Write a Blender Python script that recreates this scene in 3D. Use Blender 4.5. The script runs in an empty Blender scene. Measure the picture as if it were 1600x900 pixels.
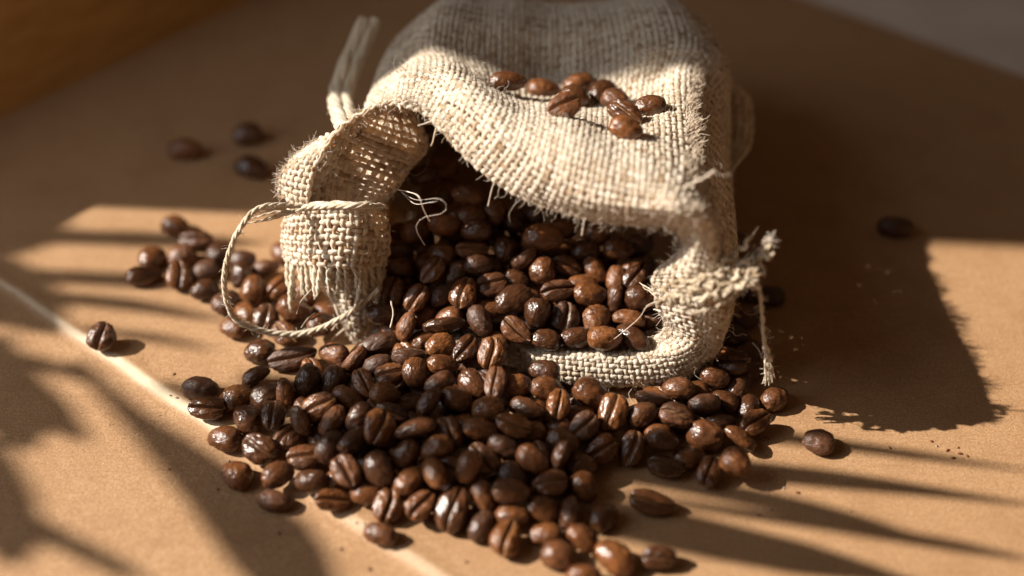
import bpy, math, random
import numpy as np
from mathutils import Matrix, Vector, Quaternion, noise

S = 0.01                                   # builders work in cm, the scene is in metres
scene = bpy.context.scene
col = scene.collection

# ---------- camera ----------
cam_d = bpy.data.cameras.new('camera'); cam = bpy.data.objects.new('camera', cam_d); col.objects.link(cam)
cam.location = (0.0, -0.40*math.cos(math.radians(40)), 0.40*math.sin(math.radians(40)))
cam.rotation_euler = (math.radians(50), 0, 0)
cam_d.lens = 50; cam_d.sensor_width = 36; cam_d.clip_start = 0.01; cam_d.clip_end = 20
cam_d.dof.use_dof = True; cam_d.dof.focus_distance = 0.360; cam_d.dof.aperture_fstop = 4.0
scene.camera = cam

# ---------- light ----------
world = bpy.data.worlds.new('World'); scene.world = world; world.use_nodes = True
bg = world.node_tree.nodes['Background']; bg.inputs[0].default_value = (1.0, 0.58, 0.30, 1); bg.inputs[1].default_value = 0.038
EL, AZ = math.radians(38), math.radians(4.1)
SUN = np.array([-math.cos(AZ)*math.cos(EL), math.sin(AZ)*math.cos(EL), math.sin(EL)])   # towards the sun
sl = bpy.data.lights.new('sun', 'SUN'); sl.energy = 5.0; sl.angle = math.radians(0.55); sl.color = (1.0, 0.925, 0.82)
so = bpy.data.objects.new('sun', sl); col.objects.link(so)
so.rotation_euler = Vector(SUN).to_track_quat('Z', 'Y').to_euler()
al = bpy.data.lights.new('window_light', 'AREA'); al.shape = 'RECTANGLE'; al.size = 0.36; al.size_y = 0.40; al.energy = 0.66; al.color = (0.88, 0.94, 1.0)
ao = bpy.data.objects.new('window_light', al); col.objects.link(ao)
ao.location = (-0.46, -0.13, 0.36); ao.rotation_euler = (Vector(ao.location)-Vector((0, 0.02, 0.02))).to_track_quat('Z', 'Y').to_euler()
scene.view_settings.view_transform = 'Standard'; scene.view_settings.look = 'None'
scene.view_settings.exposure = 0.88; scene.view_settings.gamma = 1.0
scene.cycles.use_denoising = True
scene.cycles.max_bounces = 8; scene.cycles.transmission_bounces = 4
scene.cycles.sample_clamp_indirect = 6.0

# ---------- geometry toolkit (all builders work in centimetres) ----------
TH = math.radians(40.0); DCAM = 40.0
CAM = np.array([0.0, -DCAM*math.cos(TH), DCAM*math.sin(TH)])
FWD = np.array([0.0, math.cos(TH), -math.sin(TH)]); DWN = np.array([0.0, -math.sin(TH), -math.cos(TH)])
def ray(px, py):
    return FWD + (px-800)/2222.2*np.array([1.0, 0, 0]) + (py-450)/2222.2*DWN
def PY(px, py, Y):
    d = ray(px, py); return CAM + d*((Y-CAM[1])/d[1])
def PZ(px, py, Z):
    d = ray(px, py); return CAM + d*((Z-CAM[2])/d[2])

def catmull(P, n, closed):
    """P (K,...) control points -> n samples along the first axis, uniform in control parameter"""
    K = len(P)
    s = np.linspace(0, K if closed else K-1, n, endpoint=not closed)
    i = np.floor(s).astype(int)
    if not closed: i = np.minimum(i, K-2)
    f = (s-i).reshape((-1,)+(1,)*(P.ndim-1))
    if closed: g = lambda k: P[(i+k) % K]
    else:
        Q = np.concatenate([2*P[:1]-P[1:2], P, 2*P[-1:]-P[-2:-1]]); g = lambda k: Q[i+k+1]
    a, b, c, d = g(-1), g(0), g(1), g(2)
    return 0.5*((2*b)+(c-a)*f+(2*a-5*b+4*c-d)*f**2+(3*b-a-3*c+d)*f**3)

def resample(G, axis, n, closed):
    """even out spacing along an axis by the mean arc length"""
    G = np.moveaxis(G, axis, 0)
    H = np.concatenate([G, G[:1]]) if closed else G
    L = np.linalg.norm(np.diff(H, axis=0), axis=-1)
    L = L.mean(axis=tuple(range(1, L.ndim))) if L.ndim > 1 else L
    c = np.concatenate([[0], np.cumsum(L)])
    s = np.linspace(0, c[-1], n, endpoint=not closed)
    i = np.clip(np.searchsorted(c, s, side='right')-1, 0, len(L)-1)
    f = ((s-c[i])/np.maximum(L[i], 1e-9)).reshape((-1,)+(1,)*(H.ndim-1))
    R = H[i]*(1-f)+H[i+1]*f
    return np.moveaxis(R, 0, axis), c[-1]

def sack_rows():
    """control loops of the sack, 26 points each, from the frayed rim (row 0) to the closed far end"""
    r0 = [('z',860,540,.8),('z',795,528,.7),('z',700,515,.6),('z',630,508,.4),('z',560,530,.15),
          ('y',522,470,-2.0),('y',497,400,-1.7),('y',481,325,-1.4),('y',492,265,-1.25),('y',522,212,-1.1),('y',562,178,-.9),
          ('y',610,163,-.7),('y',655,172,-.9),('y',693,205,-1.45),('y',743,258,-2.2),('y',803,302,-2.8),('y',870,328,-3.2),
          ('y',940,344,-3.6),('y',1005,351,-4.0),('y',1048,354,-4.2),('y',1072,388,-4.0),('y',1024,428,-3.6),('y',1030,478,-3.6),
          ('y',1042,512,-3.6),('z',1005,538,1.0),('z',945,546,.85)]
    r1 = [('z',860,555,.95),('z',792,542,.8),('z',700,530,.7),('z',622,518,.5),('z',578,514,.3),
          ('y',548,455,-1.8),('y',535,395,-1.4),('y',528,325,-1.0),('y',533,275,-.8),('y',553,232,-.5),('y',583,196,-.2),
          ('y',616,150,.0),('y',665,143,-.35),('y',722,168,-1.25),('y',778,212,-2.3),('y',832,258,-3.1),('y',887,288,-3.6),
          ('y',945,306,-4.0),('y',1010,316,-4.4),('y',1060,321,-4.6),('y',1100,352,-4.6),('y',1086,425,-4.6),('y',1092,490,-4.5),
          ('y',1088,541,-4.2),('z',1033,562,1.1),('z',948,563,1.05)]
    r2 = [('z',860,581,.14),('z',790,563,.14),('z',695,555,.14),('z',615,540,.14),('z',600,505,.2),
          ('y',598,440,-1.4),('y',588,390,-.9),('y',596,320,-.5),('y',612,298,-.3),('y',640,260,.2),('y',668,220,.6),
          ('y',622,122,.9),('y',680,116,.5),('y',735,136,-.5),('y',795,168,-1.3),('y',850,193,-2.0),('y',900,210,-2.4),
          ('y',955,228,-2.7),('y',1015,243,-3.0),('y',1076,264,-3.0),('y',1122,345,-3.7),('y',1140,430,-3.8),('y',1137,500,-3.8),
          ('z',1112,556,.45),('z',1046,587,.16),('z',955,595,.14)]
    rows = []
    for r in (r0, r1, r2):
        rows.append(np.array([PY(a,b,c) if k == 'y' else PZ(a,b,c) for k,a,b,c in r]))
    top3 = [(588,170,1.0),(620,115,2.0),(680,90,2.6),(735,110,2.3),(790,147,1.7),(850,166,1.4),(905,172,1.3),(960,170,1.4),(1015,143,1.9),(1070,117,2.2),(1114,180,1.6)]
    left3 = [(-3.6,1,.25),(-4.0,1,.9),(-4.1,1,1.8),(-4.1,1,2.8),(-4.0,1,3.7),(-3.9,1,4.6)]
    r3 = [(.8,.6,.12),(-.6,.6,.12),(-1.8,.7,.12),(-2.8,.9,.12)] + left3 + [tuple(PY(*t)) for t in top3] + \
         [(6.0,1.4,2.6),(6.0,1.2,1.4),(5.6,1,.5),(4.4,.7,.12),(2.6,.6,.12)]
    rows.append(np.array(r3))
    def body(Y, xl, xr, zt, dip, bulge):
        zs = np.array([.55,.84,.98,1.0,.99,.975,.97,.975,.99,.97,.80])*zt
        fx = np.array([-.02,.04,.14,.24,.35,.46,.57,.68,.79,.91,1.0])
        L = [(xl+.3,Y,.2),(xl-.05*bulge,Y,.5),(xl-.12*bulge,Y,.2*zt),(xl-.14*bulge,Y,.33*zt),(xl-.1*bulge,Y,.46*zt),(xl-.06*bulge,Y,.58*zt)]
        zs[0] = .72*zt
        T = [(xl+f*(xr-xl), Y, z-(dip*math.exp(-((f-.47)/.21)**2))) for f, z in zip(fx, zs)]
        R = [(xr+.1*bulge,Y,.55*zt),(xr+.08*bulge,Y,.3*zt),(xr-.2,Y,.1*zt+.05),(xl+.8*(xr-xl),Y,.1),(xl+.65*(xr-xl),Y,.1)]
        B = [(xl+.5*(xr-xl),Y,.1),(xl+.36*(xr-xl),Y,.1),(xl+.22*(xr-xl),Y,.1),(xl+.1*(xr-xl),Y,.12)]
        return np.array(B+L+T+R)
    rows.append(body(3.3,-3.65,5.95,6.0,1.15,1))
    rows.append(body(4.9,-3.5,5.8,6.05,.45,1))
    rows.append(body(6.6,-3.3,5.5,5.5,0,1))
    rows.append(body(8.6,-3.0,5.1,3.9,0,.6))
    rows.append(body(9.8,-2.8,4.9,1.6,0,.2))
    rows.append(body(10.4,-2.7,4.8,.45,0,0))
    return np.array(rows)

def sack_grid(nu, nv):
    C = sack_rows()
    G = catmull(C, 160, False)                  # rows
    G = np.moveaxis(catmull(np.moveaxis(G, 1, 0), 400, True), 0, 1)
    G, Lv = resample(G, 0, nv, False)
    G, Lu = resample(G, 1, nu, True)
    return G, Lu, Lv

def normals(G, closed):
    du = (np.roll(G, -1, 1)-np.roll(G, 1, 1)) if closed else np.gradient(G, axis=1)
    dv = np.gradient(G, axis=0)
    n = np.cross(du, dv); n /= np.maximum(np.linalg.norm(n, axis=-1, keepdims=True), 1e-9)
    return n

def bean_points(nt, nphi, seed, a=.5, b=.37, ct=.34, cb=.2):
    """roasted bean: domed back (+z), flat face (-z) split by an s-shaped crease; unit size about 1 cm long"""
    rg = random.Random(seed)
    t = np.linspace(0, math.pi, nt)[1:-1]
    s = np.linspace(-1, 1, nphi, endpoint=False)
    ph = np.sign(s)*math.pi*np.abs(s)**1.55
    T, PH = np.meshgrid(t, ph, indexing='ij')
    kx = rg.uniform(.92, 1.06); ky = rg.uniform(.88, 1.08); kz = rg.uniform(.85, 1.12); tap = rg.uniform(-.16, .16)
    a, b, ct, cb = a*kx, b*ky, ct*kz, cb*rg.uniform(.8, 1.15)
    r = np.sin(T)**rg.uniform(.74, .98)*(1+tap*np.cos(T))
    x = a*np.cos(T)*(1+.04*np.cos(T)*rg.uniform(-1, 1))
    y = b*r*np.sin(PH)
    c = np.cos(PH)
    z = np.where(c > 0, -cb*r*np.abs(c)**.62, ct*r*np.abs(c)**.95)
    bow = rg.uniform(-.035, .035)
    off = bow*np.cos(3*x)+rg.uniform(.015, .03)*np.sin(x*5.2+rg.uniform(-.5, .5))
    dy = y-off
    under = np.clip(c*3, 0, 1)
    wid = rg.uniform(.024, .058)
    dep = rg.uniform(.09, .19)
    z = z-under*.03*np.exp(-((np.abs(dy)-.15)/.13)**2)*r
    z = z+under*dep*np.exp(-(dy/wid)**2)*np.clip(r*1.5, 0, 1)
    z = z+.02*np.sin(3.1*x+rg.uniform(0, 6))*np.cos(4*y+rg.uniform(0, 6))
    y = y*(1+.05*np.sin(4*x+rg.uniform(0, 6)))
    cre = under*np.exp(-(dy/(wid*1.15))**2)
    z = z-rg.uniform(-.06, .14)*x*x; y = y+rg.uniform(-.18, .18)*x*x
    P = np.stack([x, y, z], -1).reshape(-1, 3)
    P = np.concatenate([P, [[a, 0, .03], [-a, 0, .03]]])
    cre = np.concatenate([cre.reshape(-1), [0, 0]])
    nT = nt-2
    F = []
    for i in range(nT-1):
        for j in range(nphi):
            k = (j+1) % nphi
            F.append((i*nphi+j, i*nphi+k, (i+1)*nphi+k, (i+1)*nphi+j))
    A, B = len(P)-2, len(P)-1
    for j in range(nphi):
        k = (j+1) % nphi
        F.append((A, k, j)); F.append((B, (nT-1)*nphi+j, (nT-1)*nphi+k))
    return P, F, cre

# ---------- mesh helpers ----------
def mesh_np(name, V, F, attrs=None, smooth=True):
    """V (n,3) in cm, F (m,k) int array of equal-sided faces"""
    V = np.asarray(V, dtype=np.float32)*S; F = np.asarray(F, dtype=np.int32)
    me = bpy.data.meshes.new(name)
    me.vertices.add(len(V)); me.vertices.foreach_set('co', V.ravel())
    k = F.shape[1]
    me.loops.add(F.size); me.loops.foreach_set('vertex_index', F.ravel())
    me.polygons.add(len(F)); me.polygons.foreach_set('loop_start', np.arange(0, F.size, k, dtype=np.int32))
    me.polygons.foreach_set('use_smooth', np.full(len(F), smooth))
    for an, av in (attrs or {}).items():
        me.attributes.new(an, 'FLOAT', 'POINT').data.foreach_set('value', np.asarray(av, dtype=np.float32).ravel())
    me.update(calc_edges=True); me.validate()
    return me
def link(name, me, mat=None, parent=None, label=None, cat=None, group=None, kind=None):
    o = bpy.data.objects.new(name, me); col.objects.link(o)
    if mat and me: me.materials.clear(); me.materials.append(mat)
    if parent: o.parent = parent
    for k, v in (('label', label), ('category', cat), ('group', group), ('kind', kind)):
        if v: o[k] = v
    return o
def empty(name, loc, label, cat, group=None):
    o = bpy.data.objects.new(name, None); col.objects.link(o); o.location = [c*S for c in loc]; o.empty_display_size = .01
    o['label'] = label; o['category'] = cat
    if group: o['group'] = group
    return o
def adopt(o, parent):
    o.parent = parent; o.matrix_parent_inverse = Matrix.Translation(-Vector(parent.location))

def tubes(P, Nrm, rw, rn, sides):
    """P (T,K,3) threads, Nrm (T,K,3) up vectors, radii (T,K) -> V, F"""
    T, K = P.shape[:2]
    tan = np.gradient(P, axis=1); tan /= np.maximum(np.linalg.norm(tan, axis=-1, keepdims=True), 1e-9)
    side = np.cross(tan, Nrm); side /= np.maximum(np.linalg.norm(side, axis=-1, keepdims=True), 1e-9)
    n2 = np.cross(side, tan)
    a = np.linspace(0, 2*math.pi, sides, endpoint=False)
    V = P[:, :, None]+side[:, :, None]*(rw[..., None]*np.cos(a))[..., None]+n2[:, :, None]*(rn[..., None]*np.sin(a))[..., None]
    idx = np.arange(T*K*sides).reshape(T, K, sides)
    A = idx[:, :-1]; B = idx[:, 1:]; A2 = np.roll(A, -1, 2); B2 = np.roll(B, -1, 2)
    return V.reshape(-1, 3), np.stack([A, A2, B2, B], -1).reshape(-1, 4)
class Bag:
    def __init__(s): s.V = []; s.F = []; s.t = []; s.n = 0
    def add(s, V, F, tone):
        s.V.append(V); s.F.append(F+s.n); s.n += len(V)
        s.t.append(np.broadcast_to(tone, (len(V),)) if np.ndim(tone) == 0 else tone)
    def mesh(s, name): return mesh_np(name, np.concatenate(s.V), np.concatenate(s.F), {'tone': np.concatenate(s.t)})
def smooth_noise(rng, T, K, step):
    k = max(3, K//step+3); r = rng.normal(0, 1, (T, k)); x = np.linspace(0, k-1.001, K); i = x.astype(int); f = x-i; f = f*f*(3-2*f)
    return r[:, i]*(1-f)+r[:, i+1]*f

def weave(bag, G, seg, closed, seed, rw=.070, rn=.049, amp=.036, sides=5, keep=None, jit=.014):
    """plain weave over a grid whose every seg-th line is a thread"""
    rng = np.random.default_rng(seed)
    N = normals(G, closed)
    nv, nu = G.shape[:2]
    rows = np.arange(nv)/seg; cols = np.arange(nu)/seg
    # warp: along rows
    ci = np.arange(0, nu, seg); T = len(ci)
    P = np.moveaxis(G[:, ci], 1, 0).copy(); Nn = np.moveaxis(N[:, ci], 1, 0)
    tu = np.moveaxis((np.roll(G, -1, 1)-G)[:, ci], 1, 0); tu /= np.maximum(np.linalg.norm(tu, axis=-1, keepdims=True), 1e-9)
    sg = np.cos(math.pi*(rows[None]+np.arange(T)[:, None]))
    P += Nn*(sg*amp*(1+.25*smooth_noise(rng, T, nv, 9)))[..., None]+tu*(smooth_noise(rng, T, nv, 14)*jit)[..., None]
    th = (1+.15*smooth_noise(rng, T, nv, 4)+.08*rng.normal(0, 1, (T, 1))).clip(.6, 1.5)
    V, F = tubes(P, Nn, rw*th, rn*th, sides)
    tone = np.repeat((.52+.09*rng.normal(0, 1, (T, 1))+.17*smooth_noise(rng, T, nv, 5)).ravel(), sides)
    if keep is not None:
        k = np.moveaxis(keep[:, ci], 1, 0); k = (k[:, :-1] & k[:, 1:]).reshape(-1); F = F[np.repeat(k, sides)]
    bag.add(V, F, tone)
    # weft: along columns
    ri = np.arange(0, nv, seg); T = len(ri)
    G2, N2, K2 = (np.concatenate([G, G[:, :1]], 1), np.concatenate([N, N[:, :1]], 1), np.append(cols, nu/seg)) if closed else (G, N, cols)
    P = G2[ri].copy(); Nn = N2[ri]; K = P.shape[1]
    tv = np.gradient(G2, axis=0)[ri]; tv /= np.maximum(np.linalg.norm(tv, axis=-1, keepdims=True), 1e-9)
    sg = np.cos(math.pi*(K2[None]+np.arange(T)[:, None]))
    nz = smooth_noise(rng, T, K, 14)
    P += -Nn*(sg*amp)[..., None]+tv*(nz*jit)[..., None]
    th = (1+.15*smooth_noise(rng, T, K, 4)+.08*rng.normal(0, 1, (T, 1))).clip(.6, 1.5)
    V, F = tubes(P, Nn, rw*th, rn*th, sides)
    tone = np.repeat((.52+.09*rng.normal(0, 1, (T, 1))+.17*smooth_noise(rng, T, K, 5)).ravel(), sides)
    if keep is not None:
        k2 = np.concatenate([keep, keep[:, :1]], 1) if closed else keep
        k = k2[ri]; k = (k[:, :-1] & k[:, 1:]).reshape(-1); F = F[np.repeat(k, sides)]
    bag.add(V, F, tone)

def fibres(bag, base, nrm, seed, lo=.08, hi=.35, r=.0078, K=6, spread=.9, curl=.55, lift=.8, tone=.6):
    rng = np.random.default_rng(seed); T = len(base)
    d = nrm*lift+rng.normal(0, spread, (T, 3)); d /= np.linalg.norm(d, axis=1, keepdims=True)
    L = lo+(hi-lo)*rng.random(T)**2.2
    P = [base]; 
    for k in range(K-1):
        d = d+rng.normal(0, curl, (T, 3))*.6+np.array([0, 0, -.06]); d /= np.linalg.norm(d, axis=1, keepdims=True)
        P.append(P[-1]+d*(L/(K-1))[:, None])
    P = np.stack(P, 1); up = rng.normal(0, 1, (T, 1, 3)); up = np.repeat(up/np.linalg.norm(up, axis=-1, keepdims=True), K, 1)
    rad = r*(.7+.6*rng.random((T, 1)))*np.linspace(1, .5, K)[None]
    V, F = tubes(P, up, rad, rad, 3); bag.add(V, F, np.repeat((tone+.25*rng.normal(0, 1, T)), K*3))

def path(pts, n):
    P = np.array([PY(a, b, c) for a, b, c in pts]); C = catmull(P, n*4, False); R, L = resample(C, 0, n, False); return R, L
def cord(bag, C, rad, plies, seed, turns=1.3, rough=.12, sides=6, taper=None, tone=.5):
    """twisted cord along C (n,3)"""
    rng = np.random.default_rng(seed); n = len(C)
    tan = np.gradient(C, axis=0); tan /= np.linalg.norm(tan, axis=1, keepdims=True)
    up = np.array([.2, -.6, .77]); s = np.cross(tan, up); s /= np.maximum(np.linalg.norm(s, axis=1, keepdims=True), 1e-6); u = np.cross(s, tan)
    L = np.concatenate([[0], np.cumsum(np.linalg.norm(np.diff(C, axis=0), axis=1))])
    tp = np.ones(n) if taper is None else taper
    P = []
    for k in range(plies):
        a = 2*math.pi*(k/plies+L*turns); rr = rad*.5*tp*(1+rough*smooth_noise(rng, 1, n, 5)[0])
        P.append(C+s*(rr*np.cos(a))[:, None]+u*(rr*np.sin(a))[:, None])
    P = np.stack(P); rr = rad*.62*tp[None]*(1+rough*smooth_noise(rng, plies, n, 4))
    V, F = tubes(P, np.repeat(u[None], plies, 0), rr, rr, sides)
    bag.add(V, F, np.repeat((tone+.12*smooth_noise(rng, plies, n, 6)).ravel(), sides))
    return C, u

# ---------- materials ----------
def mat(name):
    m = bpy.data.materials.new(name); m.use_nodes = True; nt = m.node_tree; return m, nt, nt.nodes['Principled BSDF']
def N(nt, t, **kw):
    n = nt.nodes.new(t)
    for k, v in kw.items(): setattr(n, k, v)
    return n
def ramp(nt, fac, stops):
    r = N(nt, 'ShaderNodeValToRGB'); e = r.color_ramp.elements
    while len(e) < len(stops): e.new(.5)
    for i, (p, c) in enumerate(stops): e[i].position = p; e[i].color = (*c, 1)
    nt.links.new(fac, r.inputs[0]); return r.outputs[0]
def tex_noise(nt, vec, scale, detail=4, rough=.55):
    n = N(nt, 'ShaderNodeTexNoise'); n.inputs['Scale'].default_value = scale; n.inputs['Detail'].default_value = detail; n.inputs['Roughness'].default_value = rough
    nt.links.new(vec, n.inputs['Vector']); return n.outputs[0]
def mapping(nt, vec, scale=(1, 1, 1), rot=(0, 0, 0)):
    m = N(nt, 'ShaderNodeMapping'); m.inputs['Scale'].default_value = scale; m.inputs['Rotation'].default_value = rot; nt.links.new(vec, m.inputs[0]); return m.outputs[0]
def mth(nt, op, a, b=None, c=None):
    m = N(nt, 'ShaderNodeMath', operation=op)
    for i, v in enumerate((a, b, c)):
        if v is None: continue
        if isinstance(v, (int, float)): m.inputs[i].default_value = v
        else: nt.links.new(v, m.inputs[i])
    return m.outputs[0]
def mixc(nt, f, a, b, mode='MIX'):
    m = N(nt, 'ShaderNodeMix', data_type='RGBA', blend_type=mode)
    for s, v in ((m.inputs[0], f), (m.inputs[6], a), (m.inputs[7], b)):
        if isinstance(v, (int, float)): s.default_value = v
        elif isinstance(v, tuple): s.default_value = (*v, 1)
        else: nt.links.new(v, s)
    return m.outputs[2]
def bump(nt, b, h, strength, dist):
    n = N(nt, 'ShaderNodeBump'); n.inputs['Strength'].default_value = strength; n.inputs['Distance'].default_value = dist
    nt.links.new(h, n.inputs['Height']); nt.links.new(n.outputs[0], b.inputs['Normal']); return n

def jute(name, lo, mid, hi, trans):
    m, nt, b = mat(name)
    at = N(nt, 'ShaderNodeAttribute', attribute_name='tone'); tc = N(nt, 'ShaderNodeTexCoord')
    nz = tex_noise(nt, tc.outputs['Object'], 900, 3)
    f = mth(nt, 'ADD', at.outputs['Fac'], mth(nt, 'MULTIPLY', mth(nt, 'SUBTRACT', nz, .5), .55))
    c = ramp(nt, f, [(.08, lo), (.45, mid), (.85, hi)])
    nt.links.new(c, b.inputs['Base Color']); b.inputs['Roughness'].default_value = .85; b.inputs['Specular IOR Level'].default_value = .25
    b.inputs['Sheen Weight'].default_value = .25; b.inputs['Sheen Roughness'].default_value = .5
    bump(nt, b, tex_noise(nt, tc.outputs['Object'], 2600, 2), .6, .0003)
    tr = N(nt, 'ShaderNodeBsdfTranslucent'); nt.links.new(mixc(nt, 1.0, c, (1.0, .74, .42), 'MULTIPLY'), tr.inputs[0])
    mx = N(nt, 'ShaderNodeMixShader'); mx.inputs[0].default_value = trans
    nt.links.new(b.outputs[0], mx.inputs[1]); nt.links.new(tr.outputs[0], mx.inputs[2])
    nt.links.new(mx.outputs[0], nt.nodes['Material Output'].inputs[0]); return m
M_jute = jute('burlap_yarn', (.44, .28, .15), (.76, .66, .515), (.89, .82, .70), .32)
M_twine = jute('jute_twine', (.38, .26, .15), (.66, .55, .40), (.80, .71, .57), .18)
M_fibre = jute('jute_fibre', (.55, .43, .30), (.78, .69, .56), (.88, .82, .72), .3)

def bean_material():
    m, nt, b = mat('roasted_bean')
    tc = N(nt, 'ShaderNodeTexCoord'); oi = N(nt, 'ShaderNodeObjectInfo'); at = N(nt, 'ShaderNodeAttribute', attribute_name='crease')
    off = N(nt, 'ShaderNodeVectorMath', operation='ADD'); nt.links.new(tc.outputs['Object'], off.inputs[0])
    cmb = N(nt, 'ShaderNodeCombineXYZ'); nt.links.new(oi.outputs['Random'], cmb.inputs[0]); nt.links.new(mth(nt, 'MULTIPLY', oi.outputs['Random'], 3.7), cmb.inputs[1])
    nt.links.new(cmb.outputs[0], off.inputs[1]); v = off.outputs[0]
    body = ramp(nt, oi.outputs['Random'], [(0, (.068, .0260, .0105)), (.35, (.118, .0430, .0155)), (.7, (.185, .0660, .0210)), (1, (.265, .0960, .0285))])
    mott = tex_noise(nt, v, 300, 4, .65)
    c = mixc(nt, ramp(nt, mott, [(.35, (.6, .6, .6)), (.58, (0, 0, 0))]), body, (.040, .015, .007))
    wr = N(nt, 'ShaderNodeTexVoronoi', feature='DISTANCE_TO_EDGE'); wr.inputs['Scale'].default_value = 1.0
    wv = N(nt, 'ShaderNodeVectorMath', operation='ADD'); wn = N(nt, 'ShaderNodeTexNoise'); wn.inputs['Scale'].default_value = 420; wn.inputs['Detail'].default_value = 3
    nt.links.new(v, wn.inputs['Vector']); nt.links.new(mapping(nt, v, (420, 800, 800)), wv.inputs[0])
    ws = N(nt, 'ShaderNodeVectorMath', operation='SCALE'); ws.inputs['Scale'].default_value = 1.3; nt.links.new(wn.outputs['Color'], ws.inputs[0]); nt.links.new(ws.outputs[0], wv.inputs[1])
    nt.links.new(wv.outputs[0], wr.inputs['Vector'])
    crk = mth(nt, 'MINIMUM', mth(nt, 'MULTIPLY', wr.outputs['Distance'], 4.0), 1.0)          # fine cracks in the roasted skin
    c = mixc(nt, mth(nt, 'MULTIPLY', mth(nt, 'SUBTRACT', 1.0, crk), .45), c, (.026, .010, .005))
    cr = mth(nt, 'FRACT', mth(nt, 'MULTIPLY', oi.outputs['Random'], 7.3))
    chaff = mth(nt, 'MULTIPLY', at.outputs['Fac'], mth(nt, 'MULTIPLY', cr, .8))
    c = mixc(nt, chaff, c, (.34, .19, .095))
    nt.links.new(c, b.inputs['Base Color'])
    gl = mth(nt, 'FRACT', mth(nt, 'MULTIPLY', oi.outputs['Random'], 13.7))                      # some beans oily, some matte
    nt.links.new(mth(nt, 'ADD', mth(nt, 'MULTIPLY_ADD', tex_noise(nt, v, 260, 4, .65), .44, .0), mth(nt, 'MULTIPLY', mth(nt, 'MULTIPLY', gl, gl), .30)), b.inputs['Roughness'])
    b.inputs['Specular IOR Level'].default_value = .6
    w1 = tex_noise(nt, mapping(nt, v, (260, 620, 620)), 1.0, 3, .65); w2 = tex_noise(nt, v, 1900, 2, .65)
    h = mth(nt, 'ADD', mth(nt, 'ADD', w1, mth(nt, 'MULTIPLY', w2, .45)), mth(nt, 'MULTIPLY', crk, .30))
    bump(nt, b, h, .5, .0004)
    return m
M_bean = bean_material()

def kraft_material():
    m, nt, b = mat('kraft_paper')
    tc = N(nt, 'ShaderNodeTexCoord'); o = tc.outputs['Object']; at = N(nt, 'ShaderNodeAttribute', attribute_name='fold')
    big = tex_noise(nt, o, 14, 4, .6); fine = tex_noise(nt, o, 620, 6, .75)
    fib = tex_noise(nt, mapping(nt, o, (160, 1500, 1), (0, 0, math.radians(39))), 1.0, 4, .65)
    fib2 = tex_noise(nt, mapping(nt, o, (1100, 90, 1), (0, 0, math.radians(25))), 1.0, 3, .6)
    c = ramp(nt, big, [(.3, (.42, .268, .150)), (.7, (.51, .338, .200))])
    c = mixc(nt, .55, c, ramp(nt, fine, [(.3, (.24, .130, .062)), (.5, (.46, .297, .168)), (.7, (.68, .49, .315))]))
    c = mixc(nt, .25, c, ramp(nt, fib, [(.35, (.28, .160, .078)), (.6, (.52, .34, .195))]))
    c = mixc(nt, .10, c, ramp(nt, fib2, [(.35, (.36, .20, .09)), (.6, (.50, .30, .15))]))
    gr = tex_noise(nt, o, 1900, 3, .7)
    c = mixc(nt, .5, c, ramp(nt, gr, [(.32, (.20, .105, .048)), (.5, (.47, .302, .172)), (.68, (.74, .54, .36))]))
    blot = tex_noise(nt, o, 75, 5, .65)
    c = mixc(nt, ramp(nt, blot, [(.45, (0, 0, 0)), (.75, (.55, .55, .55))]), c, (.34, .195, .10))
    for q, (sc_, ro) in enumerate((((40, 1300, 1), 38), ((36, 1500, 1), -36), ((45, 1100, 1), 62))):
        ln = tex_noise(nt, mapping(nt, o, sc_, (0, 0, math.radians(ro))), 1.0, 3, .6)
        c = mixc(nt, ramp(nt, ln, [(.62, (0, 0, 0)), (.74, (.38, .38, .38))]), c, (.25, .135, .062))
    sp = mth(nt, 'GREATER_THAN', tex_noise(nt, o, 330, 2, .5), .77)
    c = mixc(nt, mth(nt, 'MULTIPLY', sp, .6), c, (.16, .08, .035))
    wear_and_light = mth(nt, 'MULTIPLY', at.outputs['Fac'], mth(nt, 'MULTIPLY_ADD', tex_noise(nt, o, 380, 4, .7), .9, .45))
    c = mixc(nt, wear_and_light, c, (.82, .72, .58))  # pale wear plus painted sunlight along the fold
    c = mixc(nt, 1.0, c, (.80, .715, .625), 'MULTIPLY')
    nt.links.new(c, b.inputs['Base Color']); b.inputs['Roughness'].default_value = .62; b.inputs['Specular IOR Level'].default_value = .35
    bump(nt, b, mth(nt, 'ADD', fine, mth(nt, 'MULTIPLY', fib, .35)), .4, .0004)
    return m
M_kraft = kraft_material()
def plain(name, c1, c2, scale, rough, stretch=(1, 1, 1), rot=0.0):
    m, nt, b = mat(name); tc = N(nt, 'ShaderNodeTexCoord')
    n = tex_noise(nt, mapping(nt, tc.outputs['Object'], stretch, (0, 0, rot)), scale, 5, .6)
    nt.links.new(ramp(nt, n, [(.3, c1), (.7, c2)]), b.inputs['Base Color']); b.inputs['Roughness'].default_value = rough
    bump(nt, b, n, .2, .0004); return m
M_board = plain('brown_board', (.42, .21, .05), (.58, .31, .09), 60, .6, (1, 1, 6))
M_table = plain('grey_tabletop', (.56, .48, .42), (.66, .58, .52), 40, .6)
M_plaster = plain('white_plaster', (.70, .69, .67), (.78, .77, .75), 60, .9)
M_leaf = plain('palm_leaf', (.035, .075, .02), (.06, .12, .03), 50, .45)
M_pot = plain('terracotta', (.32, .13, .07), (.42, .18, .10), 80, .8)

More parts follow.
